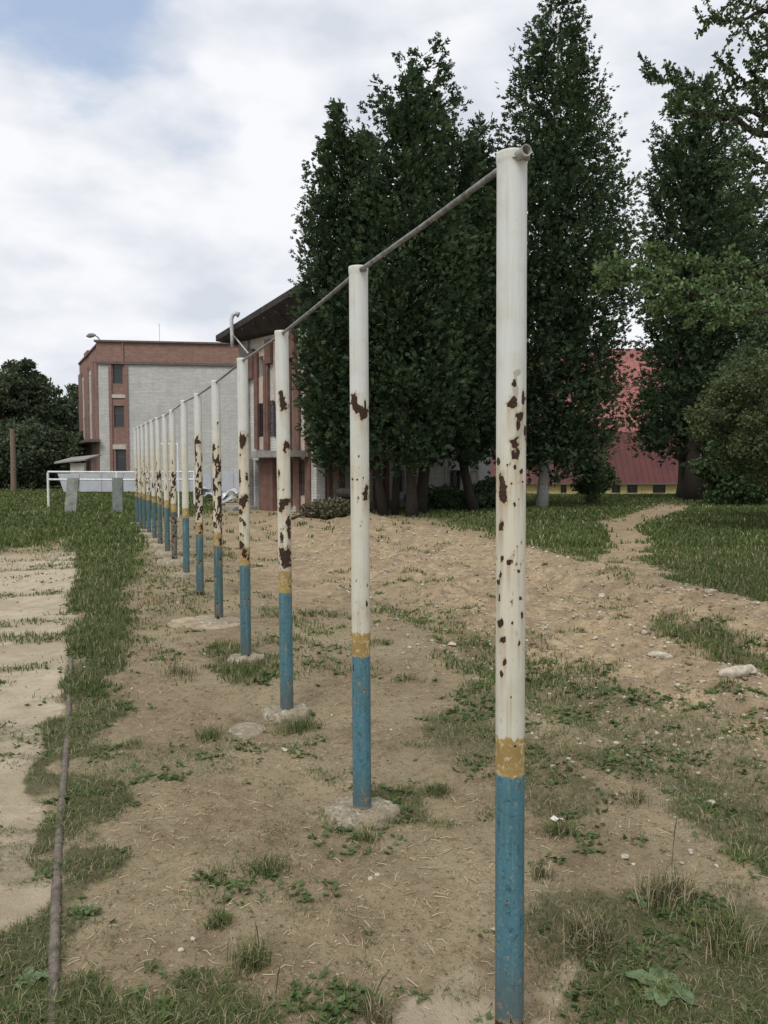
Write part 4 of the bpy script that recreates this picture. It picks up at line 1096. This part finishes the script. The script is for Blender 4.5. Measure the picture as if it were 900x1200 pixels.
# ------------------------------------------------------------------ things on the field
M_board = plain('pale_board', (.42, .44, .47), .6, .12, 2, .1, .003)
M_whitep = plain('white_paint_metal', (.66, .67, .66), .5, .2, 8, .1, .002)
bf = empty('rink_board_fence', (*yx(68, 50), 0), 'long low pale blue-grey board fence in front of the far brick block', 'fence')
q = Facade(bf, yx(68, 50), yx(300, 50)); n_ = 9
for k in range(n_):
    a, b_ = q.len*k/n_, q.len*(k+1)/n_-.02; m = MB()
    sl_ = .35 if k == 0 else 0; zt_ = 1.24+.14*(k/(n_-1)) + (.0 if k < 6 else .06)
    m.add([(a+sl_, -.02, .12), (b_, -.02, .12), (b_, -.02, zt_), (a, -.02, zt_), (a+sl_, .02, .12), (b_, .02, .12), (b_, .02, zt_), (a, .02, zt_)], [(0, 1, 2, 3), (7, 6, 5, 4), (0, 4, 5, 1), (1, 5, 6, 2), (2, 6, 7, 3), (3, 7, 4, 0)])
    q.put(m, 'board_panel', M_board)
    m = MB(); m.box(b_-.05, b_+.04, .021, .1, 0, 1.2); q.put(m, 'post', M_coping)
q.box('bottom_rail', M_grille, .4, q.len, .02, .11, -.05, 0)
rf = empty('white_rail_frame', (*yx(56.5, 33), 0), 'white tubular rail with two bars standing in the far grass', 'railing')
q = Facade(rf, yx(56.5, 33), yx(228, 33))
for zz_ in (1.43, 1.12):
    m = MB(); m.tube([(0, 0, zz_), (q.len/2, 0, zz_-.015), (q.len, 0, zz_)], .038, 8); q.put(m, 'rail', M_whitep)
for xx in (0, q.len*.47, q.len):
    m = MB(); m.tube([(xx, .0, -.05), (xx, .0, 1.40)], .05, 8); q.put(m, 'post', M_whitep)
M_slab = plain('grey_green_slab', (.17, .19, .175), .85, .35, 5, .4, .006)
M_slab2 = plain('stained_slab', (.24, .25, .22), .85, .45, 4, .4, .006)
for (px, w_, mt_, lean, lab) in ((84, .40, M_slab2, .07, 'stained grey slab leaning slightly in the far grass, left of the pair'), (138, .35, M_slab, 0, 'upright dark grey slab in the far grass, right of the pair')):
    x, y_ = yx(px, 28); m = MB(); hh = 1.25
    m.add([(-w_/2-lean, -.05, -.1), (w_/2-lean, -.05, -.1), (w_/2-lean, .05, -.1), (-w_/2-lean, .05, -.1), (-w_/2+lean, -.05, hh), (w_/2+lean-.01, -.05, hh-.01), (w_/2+lean-.01, .05, hh-.01), (-w_/2+lean, .05, hh)],
          [(0, 3, 2, 1), (4, 5, 6, 7), (0, 1, 5, 4), (1, 2, 6, 5), (2, 3, 7, 6), (3, 0, 4, 7)])
    props(m.obj('standing_slab', mt_, None, (x, y_, gz(x, y_))), lab, 'slab')
M_wood = plain('weathered_wood', (.17, .13, .095), .9, .35, 12, .5, .01)
x, y_ = yx(16, 54); m = MB(); m.tube([(0, 0, -.2), (.02, 0, 2), (0, 0, 4.15)], [.19, .17, .15], 10)
props(m.obj('wooden_pole', M_wood, None, (x, y_, 0)), 'bare weathered wooden pole in front of the left trees', 'pole')
# short pale bar frame behind the row
x, y_ = yx(189, 26); lf = empty('low_bar_frame', (x, y_, gz(x, y_)), 'low white bar frame standing among the furthest posts', 'bars')
for dx in (0, .55):
    m = MB(); m.tube([(dx, 0, -.05), (dx, 0, 2.35)], .028, 8); m.obj('post', M_whitep, lf)
m = MB(); m.tube([(0, 0, 2.35), (.55, 0, 2.35)], .024, 8); m.obj('bar', M_whitep, lf)
# dumped sheets near the annex
for i, (px, py, w_, d_, rx, ry, rz, lab) in enumerate([(250, 584, .9, 1.0, .15, .1, .3, 'crumpled white sheet at the left end of the dump beside the annex'), (268, 583, 1.1, .8, .35, -.2, .8, 'light grey bent sheet propped in the middle of the dump'),
      (272, 590, .8, .7, -.3, .25, 1.4, 'whitish torn sheet lying in front of the dump'), (240, 578, .7, .5, .1, .3, 2.1, 'thin dark edged sheet behind the dump'), (262, 577, 1.6, .4, .05, .04, .1, 'long grey board lying across the dump')]):
    x, y_ = yx(px, 37); m = MB(); N = 7; vs = []
    for a in range(N):
        for c_ in range(N):
            vs.append(((a/(N-1)-.5)*w_, (c_/(N-1)-.5)*d_, .16*math.sin(a*1.2+i)*math.cos(c_*.9+i*2)+random.uniform(-.03, .03)))
    m.add(vs, [(a*N+c_, a*N+c_+1, (a+1)*N+c_+1, (a+1)*N+c_) for a in range(N-1) for c_ in range(N-1)])
    o = m.obj('dumped_sheet', M_whitep if i in (0, 2) else M_board, None, (x, y_, gz(x, y_)+.32+(.2 if i == 3 else 0))); o.rotation_euler = (rx, ry, rz)
    sm = o.modifiers.new('thick', 'SOLIDIFY'); sm.thickness = .02; props(o, lab, 'sheet')
# dark log and branches by the annex
M_bark = plain('bark', (.040, .033, .027), .95, .4, 12, .8, .02)
M_white_bark = plain('whitewashed_bark', (.42, .41, .38), .9, .35, 12, .8, .02)
x, y_ = yx(404, 25.5); m = MB(); m.tube([(-.28, 0, .0), (-.1, .02, .02), (.3, .05, 0)], [.15, .17, .16], 12)
props(m.obj('log', M_bark, None, (x, y_, gz(x, y_)+.62)), 'short thick dark log on the brush pile by the brick wing', 'log')
x, y_ = yx(345, 23.5); m = MB(); m.tube([(-.35, 0, .02), (-.05, 0, .10), (.2, .1, .2), (.55, .1, .36)], [.05, .045, .03, .015], 8); m.tube([(.1, .05, .15), (.3, -.2, .12)], [.025, .01], 6)
props(m.obj('fallen_branch', M_bark, None, (x, y_, gz(x, y_)), smooth=True), 'dark broken branch lying at the edge of the dirt by the annex', 'branch')

# ------------------------------------------------------------------ trees
M_thuja = foliage_mat('thuja_foliage', (.024, .044, .024), (.078, .118, .058), None, .9, .25, .05)
M_decid = foliage_mat('broad_foliage', (.032, .060, .028), (.095, .145, .062), None, .7, .25)
M_far = foliage_mat('far_foliage', (.034, .050, .030), (.105, .130, .075), None, .9, .2, .05)
M_pale_leaf = foliage_mat('pale_foliage', (.065, .115, .042), (.155, .225, .095), None, .6, .35)
M_olive = foliage_mat('olive_foliage', (.040, .060, .028), (.125, .150, .065), None, .8, .3)
M_brush = foliage_mat('brush_foliage', (.07, .065, .04), (.16, .15, .09), None, .8, .1)
def leaf_quads(P, A, W, name, mat, tint, parent):
    """rhombic leaves: base P, axis A, half-width vector W"""
    V = np.stack([P, P+A*.45+W, P+A, P+A*.45-W], 1).reshape(-1, 3); n_ = len(P)
    F = np.arange(n_*4).reshape(n_, 4)
    o = D.objects.new(name, np_mesh(name, V, F, mat, {'tint': np.repeat(tint, 4)})); link(o, parent); props(o, kind='stuff'); return o
def unit(a): return a/np.maximum(np.linalg.norm(a, axis=-1, keepdims=True), 1e-6)
def conifer(px, Y, ytop, prof, label, seed, nclump=420, per=75, size=.165, zbot=2.0, trunk=None, tmat=None, lean=0, group=None, asym=None, twin=None, tr=.2, mat=None):
    """prof: list of (fraction of crown height, radius m)"""
    r_ = np.random.default_rng(seed); x = (px-450)/FPX*Y; z0 = gz(x, Y); zt_ = CAM_H-(ytop-548)*Y/FPX
    root = empty('thuja_tree', (x, Y, z0), label, 'tree', group); Hc = zt_-zbot
    pt_, pr_ = zip(*prof)
    w8 = np.interp(np.linspace(0, 1, 200), pt_, pr_)**1.5+.15; cdf = np.cumsum(w8); cdf /= cdf[-1]
    tt = np.interp(r_.uniform(0, 1, nclump), cdf, np.linspace(0, 1, 200))
    az = r_.uniform(0, 2*np.pi, nclump); Rm = np.interp(tt, pt_, pr_)
    lob = .80+.32*fbm(np.cos(az)*1.3+seed, np.sin(az)*1.3, tt*9, seed=seed, octs=3)*1.0
    core = r_.uniform(0, 1, nclump) < .14
    rr = Rm*lob*np.where(core, r_.uniform(0, .45, nclump), .36+.64*r_.uniform(0, 1, nclump)**.55)
    cx_ = rr*np.cos(az)+lean*tt*Hc; cy_ = rr*np.sin(az); cz_ = zbot+tt*Hc
    if twin: 
        m_ = (r_.uniform(0, 1, nclump) < .5) & (tt > .7); cx_ = cx_+np.where(m_, twin*(tt-.6)/.4, 0)
    C_ = np.stack([cx_, cy_, cz_-z0], -1)
    outd = unit(np.stack([np.cos(az), np.sin(az), np.zeros(nclump)], -1))
    csz = np.clip(.22+.18*Rm, .18, .62)*r_.uniform(.5, 1.15, nclump)
    ax = unit(outd*.55+np.array([0, 0, 1.])*r_.uniform(.5, 1.1, nclump)[:, None])
    ctone = r_.uniform(0, .62, nclump)
    NL = 5; nsp = nclump*per//NL; I = np.repeat(np.arange(nclump), per//NL); nsp = len(I)
    g_ = np.clip(r_.normal(0, .38, (nsp, 3)), -.62, .62); s_ = r_.uniform(-1, 1.3, nsp)
    taper = np.clip(1.15-.65*(s_+1)/2.3, .2, 1)
    P0 = C_[I] + g_*(csz[I]*taper)[:, None] + ax[I]*(s_*csz[I]*1.15)[:, None]
    big = np.where(core[I], 1.9, np.where((rr/np.maximum(Rm, .01))[I] < .7, 1.3, 1.0))
    A0 = unit(ax[I]*.55+unit(g_)*.55+outd[I]*.35+r_.normal(0, .30, (nsp, 3)))*(size*1.35*big*r_.uniform(.6, 1.25, nsp))[:, None]
    S0 = unit(np.cross(A0, r_.normal(0, 1, (nsp, 3)))); U0 = unit(A0)
    Ps, As, Ws = [], [], []
    for k, (pos, ang) in enumerate(((.0, .0), (.15, .75), (.28, -.75), (.48, .65), (.58, -.65))):
        ln = np.linalg.norm(A0, axis=1)[:, None]*(1.0 if k == 0 else .55-.2*pos)
        d_ = U0*math.cos(ang)+S0*math.sin(ang); Ps.append(P0+A0*pos); As.append(d_*ln)
        nr_ = unit(np.cross(U0, S0)+.4*r_.normal(0, 1, (nsp, 3)))
        Ws.append(unit(np.cross(d_, nr_))*(size*.165*big*r_.uniform(.7, 1.3, nsp))[:, None])
    P = np.concatenate(Ps); A = np.concatenate(As); W = np.concatenate(Ws)
    A[:, 2] -= .12*np.linalg.norm(A, axis=1)
    tint = np.tile(np.clip(ctone[I]+r_.uniform(0, .38, nsp), 0, 1), NL)
    leaf_quads(P, A, W, 'crown', mat or M_thuja, tint, root)
    # trunk and limbs
    m = MB(); tp = trunk or [(0, 0), (0, 0)]
    m.tube([(tp[0][0], 0, -.15), (tp[0][0]*.6+tp[1][0]*.4, 0, .8), (tp[1][0], 0, zbot+.6), (lean*Hc*.5, 0, zbot+Hc*.5), (lean*Hc*.9, 0, zbot+Hc*.9)], [tr*1.35, tr, tr*.85, tr*.5, .03], 12)
    m.obj('trunk', tmat or M_bark, root, smooth=True)
    m = MB()
    for k in range(26):
        a = r_.uniform(0, 6.28); tq = r_.uniform(0, .85); rm = float(np.interp(tq, pt_, pr_))*.8; zz_ = zbot+tq*Hc
        m.tube([(lean*tq*Hc, 0, zz_-.5), (lean*tq*Hc+rm*.5*math.cos(a), rm*.5*math.sin(a), zz_-.1), (lean*tq*Hc+rm*math.cos(a), rm*math.sin(a), zz_+.6)], [.05, .035, .01], 5)
    m.obj('limbs', M_bark, root)['kind'] = 'stuff'
    return root
conifer(402, 27, 137, [(0, .9), (.08, 1.3), (.35, 1.45), (.6, 1.3), (.8, .95), (.93, .45), (1, .04)], 'dense dark thuja nearest the annex, leftmost of the tall group', 1, 680, 105, trunk=[(1.35, 0), (1.0, 0)], tr=.14, zbot=1.7)
conifer(474, 26.5, 66, [(0, 1.2), (.1, 1.9), (.35, 2.15), (.55, 2.0), (.75, 1.45), (.9, .75), (1, .04)], 'tallest thuja of the left group with a twin pointed top', 2, 950, 100, twin=.85, tr=.18, trunk=[(.25, 0), (.2, 0)], zbot=1.75)
conifer(528, 28, 128, [(0, 1.1), (.1, 1.6), (.45, 1.65), (.8, 1.05), (1, .05)], 'shorter thuja filling the right side behind the twin topped one', 3, 460, 115, tr=.2, trunk=[(-1.1, 0), (-.8, 0)], zbot=1.9)
conifer(560, 29, 150, [(0, .9), (.1, 1.25), (.45, 1.3), (.75, .85), (.92, .45), (1, .05)], 'slim thuja just left of the nearest post', 4, 420, 115, tr=.17, trunk=[(-.1, 0), (-.7, 0)], zbot=2.0)
conifer(648, 32, -12, [(0, 2.3), (.09, 2.6), (.25, 2.8), (.40, 3.2), (.5, 3.0), (.62, 2.45), (.8, 1.45), (.92, .65), (1, .03)], 'huge pointed thuja right of the nearest post with whitewashed trunk', 5, 1700, 75, size=.18, tr=.22, trunk=[(-.45, 0), (-.3, 0)], tmat=M_white_bark, zbot=1.75)
conifer(805, 40, 92, [(0, 2.9), (.08, 3.0), (.26, 2.1), (.38, 2.3), (.5, 2.6), (.68, 2.2), (.82, 1.6), (.93, .8), (1, .1)], 'ragged tall conifer right of the red roof', 6, 1200, 62, size=.235, tr=.45, zbot=2.5)
conifer(852, 44, 170, [(0, 2.6), (.1, 3.0), (.5, 2.5), (.8, 1.4), (1, .1)], 'dark conifer close behind the ragged tall one', 7, 520, 60, size=.27, tr=.35, zbot=2.4)
conifer(905, 38, 248, [(0, 1.6), (.2, 1.9), (.6, 1.3), (.85, .7), (1, .05)], 'smaller dark conifer at the right edge', 8, 420, 60, size=.25, tr=.3, zbot=1.2)

def broadleaf(px, Y, ytop, rx, zbot, label, seed, ncl=60, per=170, size=.3, mat=None, name='broadleaf_tree', cat='tree', ry=None, csz=.85, tr=.3, zfrac=.5, zb=None):
    r_ = np.random.default_rng(seed); x = (px-450)/FPX*Y; z0 = gz(x, Y); zt_ = CAM_H-(ytop-548)*Y/FPX
    root = empty(name, (x, Y, z0), label, cat); ry = ry or rx; rz_ = (zt_-zbot)/2; zc = (zt_+zbot)/2-z0
    d = unit(r_.normal(0, 1, (ncl, 3))); rad = r_.uniform(.35, 1, ncl)**.5
    top_bias = 1-.25*np.abs(d[:, 2])
    C_ = d*rad[:, None]*np.array([rx, ry, rz_])*.86 + np.array([0, 0, zc])
    C_[:, :2] *= (1.0-.25*np.clip((C_[:, 2:3]-zc)/rz_, 0, 1))
    cs = csz*r_.uniform(.55, 1.25, ncl); n_ = ncl*per; I = np.repeat(np.arange(ncl), per)
    g_ = unit(r_.normal(0, 1, (n_, 3)))*(r_.uniform(0, 1, n_)**.45)[:, None]
    P = C_[I]+g_*cs[I][:, None]*np.array([1, 1, .7])
    P[:, 2] = np.maximum(P[:, 2], .02)
    A = unit(g_*.6+r_.normal(0, .7, (n_, 3))+np.array([0, 0, -.15]))*(size*r_.uniform(.5, 1.2, n_))[:, None]
    W = unit(np.cross(A, r_.normal(0, 1, (n_, 3))))*(size*.33*r_.uniform(.7, 1.2, n_))[:, None]
    tn = np.clip(r_.uniform(0, .5, ncl)[I]+r_.uniform(0, .5, n_), 0, 1)
    leaf_quads(P, A, W, 'crown', mat or M_far, tn, root)
    m = MB(); m.tube([(0, 0, -.2), (.05, 0, zc*.5), (0, .1, zc*1.2)], [tr, tr*.75, tr*.2], 10)
    for k in range(min(ncl, 18)):
        c_ = C_[k]; m.tube([(0.02, 0, zc*.45+zc*.4*random.random()), tuple(c_*np.array([.5, .5, .8])), tuple(c_)], [tr*.4, tr*.25, .02], 5)
    m.obj('trunk', M_bark, root); return root
broadleaf(-12, 66, 415, 3.4, .5, 'large dark tree at the far left edge of the field', 21, 90, 170, .36, tr=.35)
broadleaf(28, 68, 407, 2.6, .5, 'tallest rounded tree behind the wooden pole', 22, 90, 170, .34, tr=.35)
broadleaf(62, 74, 449, 3.2, .5, 'low broad tree between the rounded tree and the block', 23, 80, 170, .36)
broadleaf(88, 78, 447, 2.4, .5, 'small pale topped tree touching the far block', 24, 60, 160, .36)
broadleaf(-60, 70, 420, 4.5, .3, 'wide tree outside the left end of the field', 25, 80, 150, .4)
broadleaf(45, 60, 492, 3.4, .1, 'dark undergrowth thicket under the left trees', 26, 80, 150, .3, name='thicket', cat='shrub')
broadleaf(0, 60, 490, 3.2, .1, 'dark thicket behind the foot of the wooden pole', 27, 80, 150, .3, name='thicket', cat='shrub')
broadleaf(82, 66, 505, 2.6, .1, 'dense low thicket behind the shed', 28, 60, 150, .3, name='thicket', cat='shrub')
broadleaf(912, 20, 392, 2.35, .8, 'light olive young tree with hanging crown at the right edge', 31, 150, 230, .095, M_olive, ry=1.8, csz=.42, tr=.045)
broadleaf(925, 24, 330, 2.3, .6, 'leafy tree half outside the right edge', 32, 110, 220, .13, M_decid, csz=.6, tr=.15)
broadleaf(688, 34, 532, .8, .05, 'small dark bush right of the whitewashed trunk', 33, 26, 110, .13, M_decid, name='bush', cat='shrub', csz=.34, tr=.05)
broadleaf(700, 46, 542, 1.1, .0, 'rounded bush in front of the yellow wall', 34, 30, 140, .18, M_decid, name='bush', cat='shrub', csz=.4, tr=.05)
broadleaf(515, 30, 572, 1.9, .0, 'undergrowth below the middle of the thuja group', 35, 45, 150, .14, M_decid, name='undergrowth', cat='shrub', csz=.35, tr=.04, ry=.8)
broadleaf(585, 31, 560, 1.1, .0, 'dark bush behind the nearest post', 36, 40, 150, .15, M_decid, name='bush', cat='shrub', csz=.35, tr=.04)
broadleaf(880, 34, 505, 3.2, .0, 'low dark shrubs under the conifers at right', 37, 70, 160, .2, M_decid, name='shrubbery', cat='shrub', csz=.6, tr=.05, ry=1.2)
broadleaf(385, 25.3, 585, .9, .0, 'weedy brush pile in front of the annex corner', 38, 40, 130, .12, M_brush, name='brush_pile', cat='brush', csz=.22, tr=.02, ry=.6)
broadleaf(1010, 46, 180, 5.0, 2., 'big dark tree beyond the right edge', 39, 90, 170, .36, M_far)
for px, Y, tr_, lab in ((463, 27.5, .12, 'slender bare trunk between the two left thujas'), (812, 39, .42, 'thick dark trunk beneath the ragged conifer'), (838, 41, .3, 'second dark trunk right of the thick one')):
    x = (px-450)/FPX*Y; m = MB(); m.tube([(0, 0, -.1), (.05, 0, 1.5), (.1, 0, 3.6)], [tr_*1.2, tr_, tr_*.7], 12)
    props(m.obj('tree_trunk', M_bark, None, (x, Y, gz(x, Y)), smooth=True), lab, 'trunk')

# near tree reaching in from the right
def limb_tree():
    r_ = np.random.default_rng(5); bx_, by_ = 6.2, 8.2; z0 = gz(bx_, by_)
    root = empty('overhanging_tree', (bx_, by_, z0), 'leafy branches of a near tree hanging into the upper right corner', 'tree')
    base = Vector((bx_, by_, z0)); m = MB(); m.tube([(0, 0, -.2), (.1, 0, 2), (0, .1, 4.5), (.2, .2, 7.5)], [.24, .19, .14, .05], 12); m.obj('trunk', M_bark, root, smooth=True)
    sets = {'leaves': [], 'pale_leaves': []}
    limbs = [  # (polyline in image pixels, depth, twig count, twig length, leaf kind, up bias)
        ([(1100, -60), (980, 0), (905, 14), (862, 22), (826, 30)], 8.4, 18, .34, 0, .15),
        ([(1100, -60), (990, -30), (910, -14), (856, 0)], 8.6, 16, .34, 0, .0),
        ([(1100, 150), (960, 150), (900, 142), (850, 120), (800, 104), (758, 90)], 8.3, 40, .30, 0, .30),
        ([(1100, 180), (960, 120), (900, 100), (868, 92), (848, 84)], 8.7, 18, .26, 0, .2),
        ([(960, 150), (900, 158), (850, 138), (812, 133), (786, 118)], 8.2, 20, .20, 0, -.1),
        ([(1100, 160), (960, 200), (910, 200), (876, 182)], 8.0, 26, .34, 0, .0),
        ([(1100, 120), (980, 80), (920, 60), (884, 62)], 8.6, 26, .34, 0, .1),
        ([(1100, 200), (960, 240), (912, 232), (868, 238)], 8.4, 20, .30, 0, -.1),
        ([(1100, 230), (950, 270), (900, 262)], 8.4, 12, .2, 0, -.1),
        ([(1100, 200), (1000, 30), (930, 100), (895, 130)], 8.4, 22, .3, 0, .1),
        ([(1100, 330), (960, 352), (880, 350), (800, 338), (745, 326), (716, 318)], 7.6, 60, .34, 1, .02),
        ([(1100, 330), (960, 336), (890, 322), (820, 306), (762, 300)], 7.9, 40, .26, 1, .02),
        ([(1100, 340), (960, 366), (890, 366), (830, 364), (780, 358)], 7.5, 40, .26, 1, -.03),
    ]
    for (pl, dep, nt_, tl_, kind, ub) in limbs:
        P = [at(a, b_, dep+.15*math.sin(i*1.7)) for i, (a, b_) in enumerate(pl)]
        P[0] = base+Vector((.1, .1, max(1.5, min(7, P[1].z-z0-.3))))
        sm_ = []
        for i in range(len(P)-1):
            for k in range(6):
                s = k/6; sm_.append(P[i].lerp(P[i+1], s)+Vector((0, 0, .03*math.sin(i*3+k)))*(1 if i else 0))
        sm_.append(P[-1]); L_ = len(sm_)
        m = MB(); m.tube([p-base for p in sm_], [(.045*(1-i/L_)**1.3+.004) for i in range(L_)], 7)
        vis = sm_[7:]
        nt_ = int(nt_*.9) if not kind else nt_
        for k in range(nt_):
            s = (k+.5)/nt_; i = min(len(vis)-2, int(s*(len(vis)-1))); p0 = vis[i].lerp(vis[i+1], random.random())
            td = (vis[i+1]-vis[i]).normalized(); side = random.choice((-1, 1))
            dd = (td*random.uniform(.5, 1.1)+Vector((0, random.uniform(-.6, .6), side*random.uniform(.3, 1.0)*(1 if not kind else .55)+ub*2))).normalized()
            ln = tl_*(1.35 if not kind else 1)*random.uniform(.5, 1.25)*(1-.35*s); p1 = p0+dd*ln*.5; p2 = p0+dd*ln+Vector((0, 0, -.12*ln*random.random()))
            m.tube([p0-base, p1-base, p2-base], [.006, .004, .002], 4, cap=False)
            sets['pale_leaves' if kind else 'leaves'] += [(p0.lerp(p1, q) if q < 1 else p1.lerp(p2, q-1)) - base for q in np.linspace(.15, 2, 13 if kind else 14)]*3
        n2 = 26
        for k in range(n2):
            i = int(k/n2*(len(vis)-1)); sets['pale_leaves' if kind else 'leaves'] += [vis[i].lerp(vis[i+1], random.random())-base]*2
        o = m.obj('limb', M_bark, root, smooth=True)
    for nm, mt_, sz in (('leaves', M_decid, .047), ('pale_leaves', M_pale_leaf, .050)):
        C_ = np.array([tuple(p) for p in sets[nm]]); n_ = len(C_)
        C_ = C_ + r_.normal(0, .011 if nm == 'leaves' else .02, (n_, 3))
        A = unit(r_.normal(0, 1, (n_, 3))+np.array([-.4, 0, -.25]))*(sz*r_.uniform(.6, 1.2, n_))[:, None]
        W = unit(np.cross(A, r_.normal(0, .5, (n_, 3))+np.array([0, .6, .6])))*(sz*.30*r_.uniform(.8, 1.2, n_))[:, None]
        leaf_quads(C_, A, W, nm, mt_, r_.uniform(0, 1, n_), root)
limb_tree()
